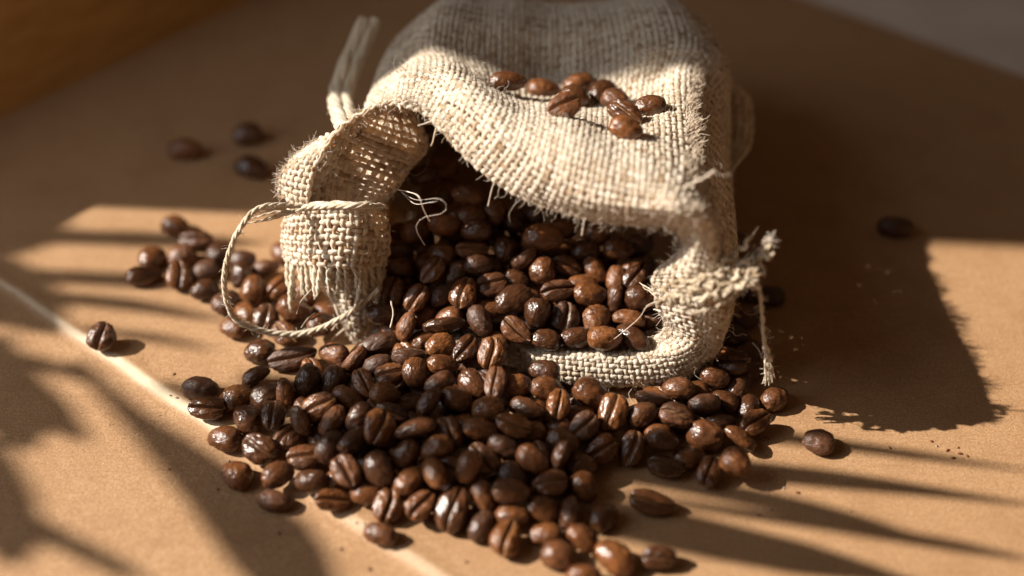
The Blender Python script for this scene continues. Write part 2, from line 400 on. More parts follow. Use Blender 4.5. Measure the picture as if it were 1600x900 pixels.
# ---------- surface: kraft paper with a worn fold painted sun-bright, tabletop ----------
FD = np.array([.7755, -.6313]); FP = np.array([.6313, .7755]); FB = -8.84      # along the fold, across it, fold position
def fold_profile(b):                       # b: cm on the camera-left side of the fold
    xs = [-60, -1.2, -.35, -.12, .02, .16, .34, .8, 3, 60]; zs = [0, 0, .018, .045, .05, .015, -.06, -.085, -.09, -.09]
    return np.interp(b, xs, zs)
def paper_z(x, y):
    p = x*FP[0]+y*FP[1]; return fold_profile(FB-p)
def build_paper():
    a = np.concatenate([np.arange(-18.6, 30, .5), [34]])
    b = np.unique(np.round(np.concatenate([np.arange(-28.6, -1.5, .5), np.arange(-1.5, 1.2, .06), np.arange(1.2, 24, .5)]), 3))
    A, Bb = np.meshgrid(a, b, indexing='ij')
    p = FB-Bb; X = A*FD[0]+p*FP[0]; Y = A*FD[1]+p*FP[1]
    wob = .018*np.sin(A*1.7)+.015*np.sin(A*4.1+1)
    Z = fold_profile(Bb+wob*np.exp(-(Bb/1.2)**2))
    Z = Z+.012*np.sin(.55*X+.3*Y)*np.cos(.4*Y-.2*X)
    nA, nB = A.shape; idx = np.arange(nA*nB).reshape(nA, nB)
    F = np.stack([idx[:-1, :-1], idx[1:, :-1], idx[1:, 1:], idx[:-1, 1:]], -1).reshape(-1, 4)[:, ::-1]
    fold = np.exp(-((Bb+wob-.10)/(.08+.065*np.clip((A+12)/6, 0, 1)))**4)*np.interp(A, [-14, -8, -3, 1], [.6, 1, 1, .42])  # worn crease; its sunlit brightness and shaded-end fade are painted into this mask
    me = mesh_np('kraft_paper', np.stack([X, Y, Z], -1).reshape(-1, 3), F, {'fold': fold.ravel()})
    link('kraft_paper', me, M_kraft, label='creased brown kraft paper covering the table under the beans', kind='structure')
build_paper()
def slab(name, x0, x1, y0, y1, z0, z1, m, **kw):
    V = [(x, y, z) for z in (z0, z1) for y in (y0, y1) for x in (x0, x1)]
    F = [(0, 2, 3, 1), (4, 5, 7, 6), (0, 1, 5, 4), (2, 6, 7, 3), (0, 4, 6, 2), (1, 3, 7, 5)]
    return link(name, mesh_np(name, V, F, smooth=False), m, **kw)
slab('tabletop', -110, 90, -60, 90, -3.2, -.4, M_table, label='pale grey tabletop beyond the edge of the kraft paper', kind='structure')

def build_board():                        # upright brown board along the paper's far left edge
    root = empty('cardboard_panel', (-13, 13, 0), 'blurred golden brown board standing upright along the far left paper edge', 'board')
    A0 = np.array([-18.9*FD[0]+-14*FP[0], -18.9*FD[1]-14*FP[1]]); A1 = np.array([-17.2*FD[0]+24*FP[0], -17.2*FD[1]+24*FP[1]])
    d = (A1-A0)/np.linalg.norm(A1-A0); n = np.array([-d[1], d[0]])
    def box(lo, hi, t0, t1, name, lean):
        V = []
        for z, sh in ((lo, lean*lo), (hi, lean*hi)):
            for t in (t0, t1):
                for e in (A0, A1):
                    q = e+n*(t+sh); V.append((q[0], q[1], z))
        F = [(0, 2, 3, 1), (4, 5, 7, 6), (0, 1, 5, 4), (2, 6, 7, 3), (0, 4, 6, 2), (1, 3, 7, 5)]
        o = link(name, mesh_np(name, V, F, smooth=False), M_board); adopt(o, root)
    box(-.2, 7.0, .05, .55, 'face', .18)
    box(7.0, 7.5, -.05, .8, 'rim', .18)
build_board()

# ---------- the burlap sack ----------
def build_sack():
    root = empty('burlap_sack', (1, 3, 0), 'small open burlap drawstring sack lying on its side, spilling coffee beans', 'sack')
    def part(name, bag, m, kind=None, label=None):
        o = link(name, bag.mesh(name) if isinstance(bag, Bag) else bag, m, kind=kind, label=label); adopt(o, root); return o
    seg = 3
    G0, Lu, Lv = sack_grid(300, 100)
    nu = int(round(Lu/.155/2))*2*seg; nv = int(round(Lv/.15))*seg+1
    G, _, _ = sack_grid(nu, nv)
    # soft wrinkles, gathered towards the mouth
    Nn = normals(G, True); vv = np.linspace(0, 1, nv)[:, None]; uu = np.linspace(0, 2*math.pi, nu, endpoint=False)[None]
    wr = .05*np.sin(9*uu+3*np.sin(6*vv))*np.exp(-(vv/.35)**2)+.07*np.sin(5*uu+8*vv+1)*vv+.045*np.sin(14*uu-11*vv)*(vv > .15)*np.sin(7*vv+1)
    wr *= np.clip(vv/.06, .15, 1)
    G = G+Nn*wr[..., None]
    G[..., 2] = np.maximum(G[..., 2], .07)
    keep = ~((G[..., 2] < .16) & (G[..., 1] > -1.5))          # the underside pressed to the paper is never seen
    bag = Bag(); weave(bag, G, seg, True, 11, keep=keep)
    part('woven_cloth', bag, M_jute, 'stuff')
    Nn = normals(G, True)
    rng = np.random.default_rng(5)
    # frayed yarn ends along the rim
    fr = Bag(); i = np.arange(0, nu, seg); e = (G[0]-G[3]); e /= np.linalg.norm(e, axis=1, keepdims=True)
    T = len(i); K = 6; Ls = .02+.08*rng.random(T)**2+np.where(rng.random(T) < .07, rng.uniform(.1, .35, T), 0)
    dd = e[i]+rng.normal(0, .5, (T, 3)); P = G[0, i][:, None]+dd[:, None]*(Ls[:, None]*np.linspace(0, 1, K)[None])[..., None]
    P[..., 2] -= .25*(Ls[:, None]*np.linspace(0, 1, K)[None]**2); P += rng.normal(0, .012, P.shape)*np.linspace(0, 1, K)[None, :, None]
    P[..., 2] = np.maximum(P[..., 2], .04)
    rr = .05*np.linspace(1, .45, K)[None]*rng.uniform(.5, 1.1, (T, 1))
    V, F = tubes(P, np.repeat(Nn[0, i][:, None], K, 1), rr, rr*.8, 5); fr.add(V, F, np.repeat(.55+.2*rng.normal(0, 1, T), K*5))
    part('frayed_rim', fr, M_jute, 'stuff')
    fz = Bag()
    # fuzz: dense at the rim, light over the rest
    def scatter(v0, v1, n, seed, sign=0, **kw):
        r = np.random.default_rng(seed); a = r.integers(int(v0*nv), max(int(v1*nv), 1), n); b = r.integers(0, nu, n)
        s = r.choice([-1, 1], n)[:, None] if sign == 0 else sign
        fibres(fz, G[a, b]+Nn[a, b]*s*.06, Nn[a, b]*s, seed+1, **kw)
    scatter(0, .02, 2200, 21, lo=.08, hi=.45); scatter(0, .3, 7000, 22, lo=.06, hi=.30); scatter(.3, .75, 2600, 23, lo=.06, hi=.28)
    scatter(0, .25, 500, 24, lo=.3, hi=.9, r=.007, K=9, curl=.8, lift=.5)

    # frayed side seam along the top right, its teeth show in the sack's shadow
    sf = Bag(); q = np.random.default_rng(33); key = G[..., 0]+G[..., 2]/.78
    for iv in range(2, int(nv*.52)):
        j = int(np.argmax(key[iv])); y = G[iv, j, 1]
        if y > 3.2: continue
        L = .05+(.3 if y > 0 or y < -3.6 else .48)*abs(math.sin(y*2.3+.6*math.sin(y*4)))**1.6*q.uniform(.6, 1.1)
        for m_ in range(int(q.integers(4, 9))):
            d = np.array([.62, q.normal(0, .4), .79])+q.normal(0, .35, 3); d /= np.linalg.norm(d); K = 6; t = np.linspace(0, 1, K)
            P = G[iv, (j+int(q.integers(-3, 4))) % nu]+d*(L*q.uniform(.45, 1.1)*t)[:, None]+q.normal(0, .012, (K, 3)); rr = (.015*np.linspace(1, .4, K)*q.uniform(.6, 1.1))[None]
            V, F = tubes(P[None], np.tile([0., 1, 0], (1, K, 1)), rr, rr, 4); sf.add(V, F, q.uniform(.35, .75))
    part('frayed_seam', sf, M_jute, 'stuff')

    def patch(name, rows, seed, pitch=.155, fringe=None, grow=.3, cls='y'):
        C = np.array([[PY(*q) for q in r] for r in rows])
        g = catmull(C, 40, False); g = np.moveaxis(catmull(np.moveaxis(g, 1, 0), 40, False), 0, 1)
        _, lv = resample(g, 0, 10, False); _, lu = resample(g, 1, 10, False)
        a = max(4, int(lv/pitch))*seg+1; b = max(4, int(lu/pitch))*seg+1
        g, _ = resample(g, 0, a, False); g, _ = resample(g, 1, b, False)
        bg_ = Bag(); weave(bg_, g, seg, False, seed, jit=.02); o = part(name, bg_, M_jute, 'stuff')
        n = normals(g, False); r = np.random.default_rng(seed)
        k = int(26*lu*lv); ia, ib = r.integers(0, a, k), r.integers(0, b, k); s = r.choice([-1, 1], k)[:, None]
        fibres(fz, g[ia, ib]+n[ia, ib]*s*.05, n[ia, ib]*s, seed+7, lo=.06, hi=.32)
        return g, n, o
    # left side: tied flap with a loose fringe, the cloth below it, and the turned-out corner
    rows = [[(452,328,-1.0),(474,321,-1.45),(520,317,-1.85),(560,317,-1.95),(600,322,-1.45)],
            [(444,352,-1.0),(466,350,-1.5),(518,346,-2.05),(565,348,-2.15),(606,352,-1.5)],
            [(442,380,-1.1),(464,384,-1.6),(513,384,-2.2),(562,386,-2.25),(606,388,-1.6)],
            [(446,402,-1.3),(466,410,-1.8),(512,414,-2.35),(556,416,-2.35),(600,414,-1.75)]]
    g, n, flap = patch('tied_flap', rows, 41, pitch=.185)
    r = np.random.default_rng(77)
    for j in range(0, g.shape[1], seg):            # each loose yarn of the fringe
        K = 10; e = g[-1, j]-g[-4, j]; e /= np.linalg.norm(e); e = e*.4+np.array([0, -.25, -.9])+r.normal(0, .16, 3); L = r.uniform(.5, .85)
        t = np.linspace(0, 1, K); P = g[-1, j]+e*(L*t)[:, None]+np.outer(np.sin(t*3)*.05*r.normal(), [1, 0, 0])+r.normal(0, .008, (K, 3))
        b2 = Bag(); cord(b2, P, .072, 2, 300+j, turns=2.2, taper=np.interp(t, [0, .7, 1], [.9, 1.0, .75]), tone=.62, sides=5)
        fibres(b2, P[-3:].repeat(5, 0), np.tile(e, (15, 1)), 400+j, lo=.08, hi=.25, lift=1.2)
        o = link('fringe_yarn', b2.mesh('fringe_yarn'), M_twine, parent=flap)
    patch('cloth_corner', [[(497,415,-1.55),(530,425,-1.85),(565,430,-1.85),(600,420,-1.5)],
                           [(510,455,-1.75),(538,468,-2.05),(566,470,-2.0),(598,455,-1.65)],
                           [(532,490,-2.0),(548,502,-2.25),(566,502,-2.2),(590,490,-1.95)],
                           [(545,522,-2.1),(554,535,-2.3),(568,535,-2.25),(582,520,-2.05)]], 43)
    g, n, o = patch('turned_out_corner', [[(530,205,-.9),(512,212,-.8),(496,222,-.6)],
                           [(498,250,-1.2),(475,248,-1.0),(458,250,-.7)],
                           [(484,290,-1.45),(456,284,-1.2),(440,280,-.9)],
                           [(482,322,-1.55),(458,316,-1.35),(440,306,-1.05)]], 45)
    fibres(fz, g[:, -1].repeat(14, 0), np.tile([-1, -.1, .2], (len(g)*14, 1)), 460, lo=.1, hi=.4, r=.006, tone=.7)
    # blurred loose edge at the far right
    g, n, o = patch('loose_edge', [[(1105,118,4.4),(1128,116,4.4),(1146,128,4.3)],
                           [(1118,165,4.2),(1150,152,4.1),(1172,162,4.0)],
                           [(1118,215,3.2),(1150,212,3.1),(1170,224,3.0)],
                           [(1105,270,1.8),(1130,262,1.7),(1146,262,1.6)],
                           [(1100,318,.6),(1112,312,.6),(1122,308,.5)]], 47)
    # pale rolled seam: drawstrings
    ds = Bag()
    C, L = path([(604,324,-1.3),(565,322,-2.08),(520,322,-1.97),(474,323,-1.6),(435,320,-1.85),(400,328,-2.15),(374,358,-2.5),(358,395,-2.75),(350,432,-3.0),
                 (355,470,-3.0),(368,498,-3.0),(400,514,-2.95),(440,522,-2.9),(480,520,-2.85),(520,504,-2.75),(556,482,-2.6),(592,452,-2.4)], 150)
    t = np.linspace(0, 1, 150)
    _, u = cord(ds, C, .085, 3, 51, turns=1.4, taper=np.interp(t, [0, .25, .5, .75, 1], [.8, .85, .8, 1.05, .75]), tone=.55)
    o = part('drawstring', ds, M_twine); o['label'] = 'thin jute drawstring curling out in a loop over the beans'
    k = np.random.default_rng(3).integers(25, 150, 420); nn = np.random.default_rng(4).normal(0, 1, (420, 3)); fibres(fz, C[k], nn, 52, lo=.06, hi=.3)
    fr2 = Bag()
    for q, (dx, dy) in enumerate(((0, 0), (4, 7), (-3, 11), (8, 4))):
        C, L = path([(478,326,-1.82),(452+dx,330+dy*.4,-1.85),(425+dx,332+dy,-1.9),(392+dx*2,342+dy*.6,-2.0)], 24)
        cord(fr2, C, .05, 2, 60+q, turns=2, taper=np.linspace(1, .35, 24))
    o = part('frayed_string_end', fr2, M_twine)
    # cord at the back left
    bc = Bag()
    for q, (dx, w) in enumerate(((0, .20), (17, .17))):
        C, L = path([(538+dx,205,-.6),(528+dx,180,1.4),(524+dx,150,3.5),(538+dx,105,4.6),(556+dx,65,5.4),(570+dx,32,6.0)], 60)
        cord(bc, C, w, 5, 70+q, turns=.22, rough=.12); kq = np.random.default_rng(q).integers(0, 60, 160); fibres(fz, C[kq], np.random.default_rng(q+5).normal(0, 1, (160, 3)), 75+q, lo=.1, hi=.4)
    part('back_cord', bc, M_twine)
    # right side: gathered knot of yarn ends and a hanging string
    kn = Bag(); r = np.random.default_rng(9)
    for q in range(34):
        a = r.uniform(0, .7); b = min(1, a+r.uniform(.3, .5))
        base, L = path([(1030,462,-4.25),(1062,452,-4.6),(1100,452,-4.85),(1140,440,-4.8),(1166,418,-4.6),(1192,384,-4.3)], 80)
        c = base[int(a*79):max(int(b*79), int(a*79)+8)]; n_ = len(c); rad = .26*(1-.35*a)
        off = r.normal(0, rad*.62, 3); wig = np.stack([smooth_noise(r, 1, n_, 4)[0] for _ in range(3)], 1)*.085
        c = c+off+wig; tt = np.linspace(0, 1, n_)
        cord(kn, c, r.uniform(.05, .085), 2, 500+q, turns=1.8, taper=np.interp(tt, [0, .12, .85, 1], [.5, 1, 1, .4]), tone=r.uniform(.15, .55), sides=5)
        kk = r.integers(0, n_, 40); fibres(fz, c[kk], r.normal(0, 1, (40, 3)), 600+q, lo=.06, hi=.3)
    o = part('gathered_knot', kn, M_twine, label='bunched frayed yarn ends tied at the right of the mouth')
    tip = PY(1196, 380, -4.3); tb = Bag(); fibres(tb, np.tile(tip, (70, 1))+r.normal(0, .06, (70, 3)), np.tile([.8, -.1, .5], (70, 1)), 640, lo=.12, hi=.36, r=.009, lift=1.8, spread=.5, tone=.8)
    part('frayed_tip', tb, M_fibre, 'stuff')
    hs = Bag(); C, L = path([(1176,420,-4.75),(1186,450,-4.85),(1191,490,-4.9),(1194,530,-4.95),(1200,560,-5.0),(1204,598,-5.05)], 60); t = np.linspace(0, 1, 60)
    cord(hs, C, .06, 2, 81, turns=1.6, taper=np.interp(t, [0, .6, .75, .92, 1], [.9, .8, 1.7, 1.6, .6]), tone=.5)
    for q in range(7):
        c = C[36:]+r.normal(0, .05, 3)*np.linspace(0, 1, 24)[:, None]*2; cord(hs, c, .03, 1, 90+q, tone=.65, sides=4)
    o = part('hanging_string', hs, M_twine, label='loose string end hanging down beside the sack mouth')
    kk = r.integers(0, 60, 120); fibres(fz, C[kk], r.normal(0, 1, (120, 3)), 82, lo=.08, hi=.4)
    # stray straws and threads
    for q, (pts, w) in enumerate(((((1048,300,-4.15),(1075,288,-4.2),(1098,277,-4.25),(1116,265,-4.3)), .035),
             (((1112,268,-4.3),(1125,273,-4.4),(1142,272,-4.5)), .008),
             (((622,296,-.8),(640,300,-1.5),(655,307,-2.6),(662,326,-2.7),(672,345,-2.7)), .022),
             (((625,298,-.8),(650,312,-1.7),(685,310,-2.8),(699,322,-2.9),(690,334,-2.9),(662,340,-2.8),(650,356,-2.8),(664,383,-2.8)), .009),
             (((628,300,-.8),(648,318,-1.6),(672,316,-2.6),(684,314,-2.6)), .014),
             (((774,280,-2.6),(768,300,-2.7),(763,322,-2.75)), .02),
             (((822,307,-3.0),(806,318,-3.1),(796,334,-3.1),(797,346,-3.1)), .007),
             (((915,338,-3.6),(912,355,-3.7),(910,368,-3.7)), .03),
             (((612,470,-3.1),(615,490,-3.3),(611,512,-3.5)), .03),
             (((1030,470,-4.2),(1012,478,-4.2),(1000,496,-4.2),(975,518,-4.1),(960,530,-4.0)), .014),
             (((463,490,-3.0),(470,470,-3.0),(486,452,-3.0)), .014),
             (((470,512,-2.95),(480,498,-3.0),(492,488,-3.0)), .012),
             (((745,112,.2),(752,122,.2),(760,138,.3)), .014), (((1190,560,-5),(1186,548,-5),(1176,536,-5)), .012))):
        b3 = Bag(); C, L = path(pts, 24); cord(b3, C, w, 1, 700+q, sides=6, tone=.75, turns=0); part('stray_thread', b3, M_fibre)
    part('fibre_fuzz', fz, M_fibre, 'stuff')
    return root
build_sack()

# settled bean poses: kind, x y z (cm), quaternion, scale
BEAN_DATA = [
 ('b', -9.9, 2.59, 0.21, 0.985, 0.019, 0.005, -0.171, 0.94, 0.86, 0.86),
 ('b', -10.31, 1.03, 0.23, 0.836, 0.008, 0.01, 0.549, 0.84, 0.96, 0.96),
 ('b', -10.38, 0.25, 0.21, 0.986, 0.076, 0.048, 0.14, 0.97, 0.83, 0.83),
 ('c', -9.14, 1.83, 0.3, 0.29, -0.956, 0.012, -0.04, 1.04, 0.78, 0.78),
 ('b', -9.46, 1.11, 0.24, 0.947, 0.021, 0.001, 0.322, 0.88, 0.99, 0.99),
 ('c', -9.33, 0.14, 0.36, 0.283, -0.606, -0.74, -0.072, 0.84, 0.96, 0.96),
 ('b', -8.66, 0.5, 0.22, 0.973, 0.062, -0.006, 0.222, 0.84, 0.88, 0.88),
 ('b', -8.53, -0.36, 0.22, 0.99, 0.058, 0.051, 0.118, 0.84, 0.86, 0.86),
 ('b', -8.38, 1.29, 0.23, 0.894, 0.052, -0.011, 0.445, 0.88, 0.94, 0.94),
 ('b', -7.67, 0.86, 0.31, 0.955, 0.291, -0.061, -0.019, 0.84, 0.83, 0.83),
 ('b', -7.56, 0.12, 0.37, 0.705, 0.125, -0.156, 0.68, 0.84, 0.87, 0.87),
 ('s', -6.97, 0.5, 0.29, 0.951, -0.302, -0.068, 0.022, 0.84, 0.78, 0.78),
 ('b', -6.59, 1.23, 0.22, 0.891, 0.088, -0.029, -0.444, 0.84, 0.84, 0.84),
 ('b', -7.16, -0.5, 0.33, 0.754, 0.192, -0.229, 0.585, 0.92, 0.96, 0.96),
 ('c', -6.41, -0.42, 0.38, 0.216, -0.89, -0.38, -0.132, 0.88, 0.91, 0.91),
 ('b', -7.86, -0.86, 0.23, 0.892, 0.051, 0.046, 0.447, 0.84, 0.9, 0.9),
 ('b', -7.26, -1.35, 0.22, 0.893, 0.066, 0.007, -0.444, 0.84, 0.89, 0.89),
 ('c', -6.65, -1.7, 0.37, 0.188, -0.731, -0.632, -0.177, 0.84, 0.93, 0.93),
 ('c', -6.11, -2.26, 0.32, 0.164, -0.923, 0.338, 0.083, 0.85, 0.78, 0.78),
 ('b', -5.88, -1.62, 0.56, 0.946, 0.206, 0.137, -0.21, 0.97, 1.02, 1.02),
 ('b', -5.7, -1.01, 0.43, 0.903, 0.394, -0.071, 0.158, 0.84, 0.85, 0.85),
 ('b', -7.53, -1.94, 0.2, 0.974, 0.031, -0.022, -0.224, 0.84, 0.79, 0.79),
 ('b', -5.12, -2.03, 0.43, 0.94, 0.148, -0.027, 0.306, 0.84, 0.88, 0.88),
 ('b', -6.67, -2.92, 0.24, 0.999, 0.045, -0.018, -0.001, 0.88, 0.96, 0.96),
 ('c', -5.75, -3.23, 0.32, 0.259, -0.958, -0.114, -0.051, 1.25, 0.81, 0.81),
 ('b', -4.65, -3.25, 0.49, 0.946, 0.186, -0.128, -0.233, 0.93, 0.81, 0.81),
 ('b', -3.5, -3.32, 0.85, 0.938, 0.278, -0.045, 0.204, 1.25, 0.78, 0.78),
 ('s', -4.04, -3.91, 0.93, 0.271, 0.878, 0.144, 0.367, 0.84, 0.78, 0.78),
 ('s', -6.62, -3.98, 0.33, 0.882, -0.386, -0.258, 0.077, 0.84, 0.78, 0.78),
 ('b', -5.16, -4.53, 0.77, 0.782, 0.25, -0.158, 0.549, 0.84, 0.92, 0.92),
 ('b', -4.53, -4.45, 0.67, 0.748, 0.205, -0.249, 0.58, 0.84, 0.88, 0.88),
 ('b', -4.11, -5.24, 0.82, 0.914, 0.315, 0.12, -0.227, 0.84, 0.78, 0.78),
 ('b', -6.24, -4.75, 0.37, 0.938, 0.238, -0.123, 0.218, 0.84, 0.97, 0.97),
 ('s', -5.73, -4.98, 0.69, 0.218, 0.606, 0.264, 0.718, 0.84, 0.78, 0.78),
 ('c', -4.78, -5.6, 0.88, 0.305, -0.909, -0.196, -0.208, 0.91, 0.89, 0.89),
 ('b', -3.75, -6.08, 0.98, 0.836, 0.249, -0.201, 0.446, 0.84, 0.8, 0.8),
 ('b', -3.14, -5.48, 1.19, 0.947, 0.27, 0.125, 0.123, 0.84, 0.78, 0.78),
 ('c', -3.17, -6.73, 1.28, 0.335, -0.73, -0.595, -0.01, 0.92, 0.95, 0.95),
 ('b', -3.8, -6.82, 0.91, 0.909, 0.203, -0.05, 0.361, 0.84, 0.78, 0.78),
 ('c', -2.94, -6.12, 1.14, 0.293, -0.948, 0.12, 0.039, 0.87, 0.78, 0.78),
 ('s', -2.3, -6.79, 1.26, 0.929, -0.352, -0.107, 0.038, 1.07, 0.78, 0.78),
 ('b', -4.42, -6.79, 0.7, 0.824, 0.204, -0.107, 0.517, 0.84, 0.78, 0.78),
 ('c', -5.9, -5.69, 0.67, 0.098, -0.692, -0.711, -0.079, 0.84, 0.85, 0.85),
 ('b', -6.58, -5.55, 0.34, 0.868, 0.16, 0.109, -0.457, 0.84, 0.9, 0.9),
 ('s', -5.16, -6.02, 0.81, 0.358, 0.775, -0.141, -0.501, 0.84, 0.78, 0.78),
 ('c', -6.15, -6.6, 0.39, 0.271, -0.928, 0.256, 0.021, 0.93, 1.01, 1.01),
 ('c', -5.02, -6.89, 0.42, 0.107, -0.984, -0.143, 0.012, 0.84, 0.88, 0.88),
 ('c', -3.92, -7.64, 0.76, 0.251, -0.847, 0.464, 0.056, 0.88, 0.98, 0.98),
 ('b', -3.14, -7.65, 0.81, 0.811, 0.251, 0.187, -0.494, 0.93, 0.98, 0.98),
 ('b', -2.52, -7.25, 0.92, 0.858, 0.29, -0.224, 0.359, 0.84, 0.78, 0.78),
 ('b', -1.81, -7.88, 0.94, 0.834, 0.083, 0.03, -0.545, 0.87, 0.78, 0.78),
 ('b', -2.42, -7.86, 0.68, 0.933, 0.068, -0.036, 0.352, 0.84, 0.78, 0.78),
 ('c', -3.73, -4.84, 0.97, 0.22, -0.844, 0.475, 0.114, 0.84, 0.78, 0.78),
 ('c', -3.06, -4.63, 1.04, 0.164, -0.975, -0.145, -0.046, 0.84, 0.78, 0.78),
 ('b', -2.44, -4.76, 1.21, 0.66, 0.222, -0.164, 0.699, 0.84, 0.78, 0.78),
 ('s', -2.62, -4.15, 1.25, 0.257, 0.966, 0.023, 0.015, 0.94, 0.78, 0.78),
 ('b', -1.85, -3.8, 1.27, 0.942, 0.263, -0.043, 0.203, 0.84, 0.78, 0.78),
 ('b', -4.38, -6.07, 0.82, 0.83, 0.23, -0.052, 0.506, 0.84, 0.78, 0.78),
 ('b', -7.99, -4.32, 0.22, 0.997, 0.072, 0.004, 0.0, 0.98, 0.89, 0.89),
 ('c', -7.71, -5.13, 0.3, 0.22, -0.975, -0.005, 0.021, 1.0, 0.83, 0.83),
 ('b', -7.02, -4.68, 0.27, 0.97, 0.074, -0.078, 0.218, 0.84, 0.88, 0.88),
 ('b', -7.1, -6.03, 0.23, 0.985, 0.006, -0.026, -0.171, 0.92, 0.94, 0.94),
 ('b', -6.63, -7.21, 0.22, 0.929, -0.01, 0.047, -0.367, 0.86, 0.94, 0.94),
 ('b', -5.61, -7.4, 0.45, 0.945, 0.214, -0.004, 0.248, 0.84, 0.82, 0.82),
 ('b', -5.65, -8.01, 0.19, 0.993, 0.027, 0.016, -0.115, 0.91, 0.78, 0.78),
 ('b', -4.77, -7.64, 0.34, 0.966, 0.24, -0.093, -0.023, 0.84, 0.82, 0.82),
 ('c', -4.24, -8.13, 0.28, 0.203, -0.965, -0.084, 0.14, 0.91, 0.78, 0.78),
 ('b', -1.78, -5.22, 1.27, 0.93, 0.188, -0.047, 0.314, 0.84, 0.78, 0.78),
 ('b', -1.36, -5.71, 1.23, 0.915, 0.363, 0.07, -0.158, 0.84, 0.8, 0.8),
 ('s', -2.01, -5.94, 1.34, 0.797, -0.418, -0.428, 0.084, 0.84, 0.78, 0.78),
 ('b', -0.99, -5.24, 1.3, 0.855, 0.23, 0.046, -0.463, 0.84, 0.78, 0.78),
 ('c', -0.41, -5.4, 1.48, 0.038, -0.746, -0.65, -0.141, 0.94, 0.78, 0.78),
 ('b', 0.07, -5.18, 1.16, 0.931, 0.183, -0.04, 0.314, 0.84, 0.78, 0.78),
 ('b', -0.6, -6.07, 1.26, 0.962, 0.263, -0.069, -0.019, 0.84, 0.78, 0.78),
 ('b', -0.77, -6.61, 1.1, 0.963, 0.254, 0.049, -0.072, 0.84, 0.78, 0.78),
 ('c', -1.51, -6.68, 1.04, 0.182, -0.814, 0.523, 0.178, 0.84, 0.95, 0.95),
 ('c', 0.02, -6.58, 1.22, 0.25, -0.952, 0.139, 0.109, 0.95, 0.79, 0.79),
 ('b', -0.19, -7.07, 0.97, 0.913, 0.318, 0.086, -0.24, 0.84, 0.78, 0.78),
 ('c', -0.7, -7.41, 0.96, 0.261, -0.872, 0.401, 0.105, 0.91, 0.82, 0.82),
 ('c', -1.36, -7.59, 0.75, 0.232, -0.959, 0.151, 0.061, 0.84, 0.78, 0.78),
 ('b', -1.03, -7.77, 1.04, 0.732, 0.369, -0.237, 0.522, 0.84, 0.78, 0.78),
 ('b', -1.78, -7.18, 1.07, 0.937, 0.297, -0.127, 0.136, 0.84, 0.78, 0.78),
 ('c', -2.9, -8.37, 0.36, 0.226, -0.722, -0.641, -0.128, 0.84, 0.93, 0.93),
 ('c', -2.14, -8.48, 0.49, 0.179, -0.884, -0.415, -0.123, 0.84, 0.92, 0.92),
 ('c', -1.38, -8.54, 0.45, 0.178, -0.787, -0.562, -0.182, 1.16, 1.09, 1.09),
 ('b', -0.69, -8.19, 0.5, 0.791, 0.174, 0.22, -0.544, 0.84, 0.78, 0.78),
 ('b', -0.71, -8.92, 0.26, 0.832, 0.181, -0.091, 0.517, 0.84, 0.78, 0.78),
 ('c', -0.04, -8.26, 0.75, 0.155, -0.985, -0.012, 0.073, 0.84, 0.81, 0.81),
 ('b', -0.02, -8.67, 0.34, 0.973, 0.218, -0.078, -0.017, 0.84, 0.78, 0.78),
 ('c', -0.14, -9.35, 0.35, 0.188, -0.77, -0.607, -0.061, 0.84, 0.95, 0.95),
 ('b', -3.06, -9.1, 0.19, 0.984, 0.042, 0.03, -0.169, 0.84, 0.78, 0.78),
 ('b', 0.01, -7.68, 0.66, 0.933, 0.255, 0.014, -0.255, 0.84, 0.78, 0.78),
 ('b', 0.82, -5.17, 1.09, 0.966, 0.206, 0.153, 0.033, 0.84, 0.78, 0.78),
 ('b', 0.34, -5.9, 1.09, 0.916, 0.317, -0.108, -0.222, 0.84, 0.78, 0.78),
 ('c', 1.14, -5.73, 1.1, 0.201, -0.728, -0.648, -0.103, 0.84, 0.85, 0.85),
 ('b', 0.81, -4.59, 1.14, 0.981, 0.161, 0.022, -0.11, 0.84, 0.78, 0.78),
 ('b', 1.98, -5.17, 0.92, 0.928, 0.275, 0.11, -0.226, 0.92, 0.94, 0.94),
 ('c', 2.49, -5.77, 0.84, 0.188, -0.785, -0.54, -0.239, 1.01, 1.02, 1.02),
 ('c', 1.76, -6.26, 0.84, 0.243, -0.878, -0.404, -0.086, 0.84, 0.88, 0.88),
 ('c', 2.16, -6.7, 0.46, 0.346, -0.889, -0.268, -0.135, 0.96, 0.92, 0.92),
 ('c', 2.96, -6.54, 0.37, 0.22, -0.773, -0.567, -0.179, 0.91, 0.89, 0.89),
 ('b', 3.23, -5.73, 0.73, 0.845, 0.486, -0.048, 0.218, 0.84, 0.78, 0.78),
 ('b', 3.66, -6.49, 0.6, 0.923, 0.339, 0.124, -0.137, 0.84, 0.78, 0.78),
 ('c', 4.07, -5.77, 0.75, 0.218, -0.961, 0.141, 0.093, 0.88, 0.89, 0.89),
 ('b', 1.23, -6.71, 0.81, 0.937, 0.299, 0.106, -0.142, 0.84, 0.78, 0.78),
 ('c', 0.66, -7.13, 0.68, 0.26, -0.776, 0.553, 0.154, 0.84, 0.78, 0.78),
 ('b', 0.49, -7.42, 0.91, 0.915, 0.228, 0.17, -0.286, 0.84, 0.78, 0.78),
 ('s', 1.19, -7.29, 0.87, 0.723, -0.405, -0.557, 0.053, 0.84, 0.78, 0.78),
 ('b', 1.65, -7.17, 0.45, 0.964, 0.263, -0.043, -0.012, 0.84, 0.78, 0.78),
 ('c', 0.91, -7.95, 0.66, 0.177, -0.977, -0.117, 0.0, 0.84, 0.78, 0.78),
 ('b', 1.73, -7.79, 0.38, 0.846, 0.222, 0.216, -0.435, 0.84, 0.82, 0.82),
 ('b', 0.69, -8.46, 0.36, 0.962, 0.22, 0.067, -0.148, 0.84, 0.78, 0.78),
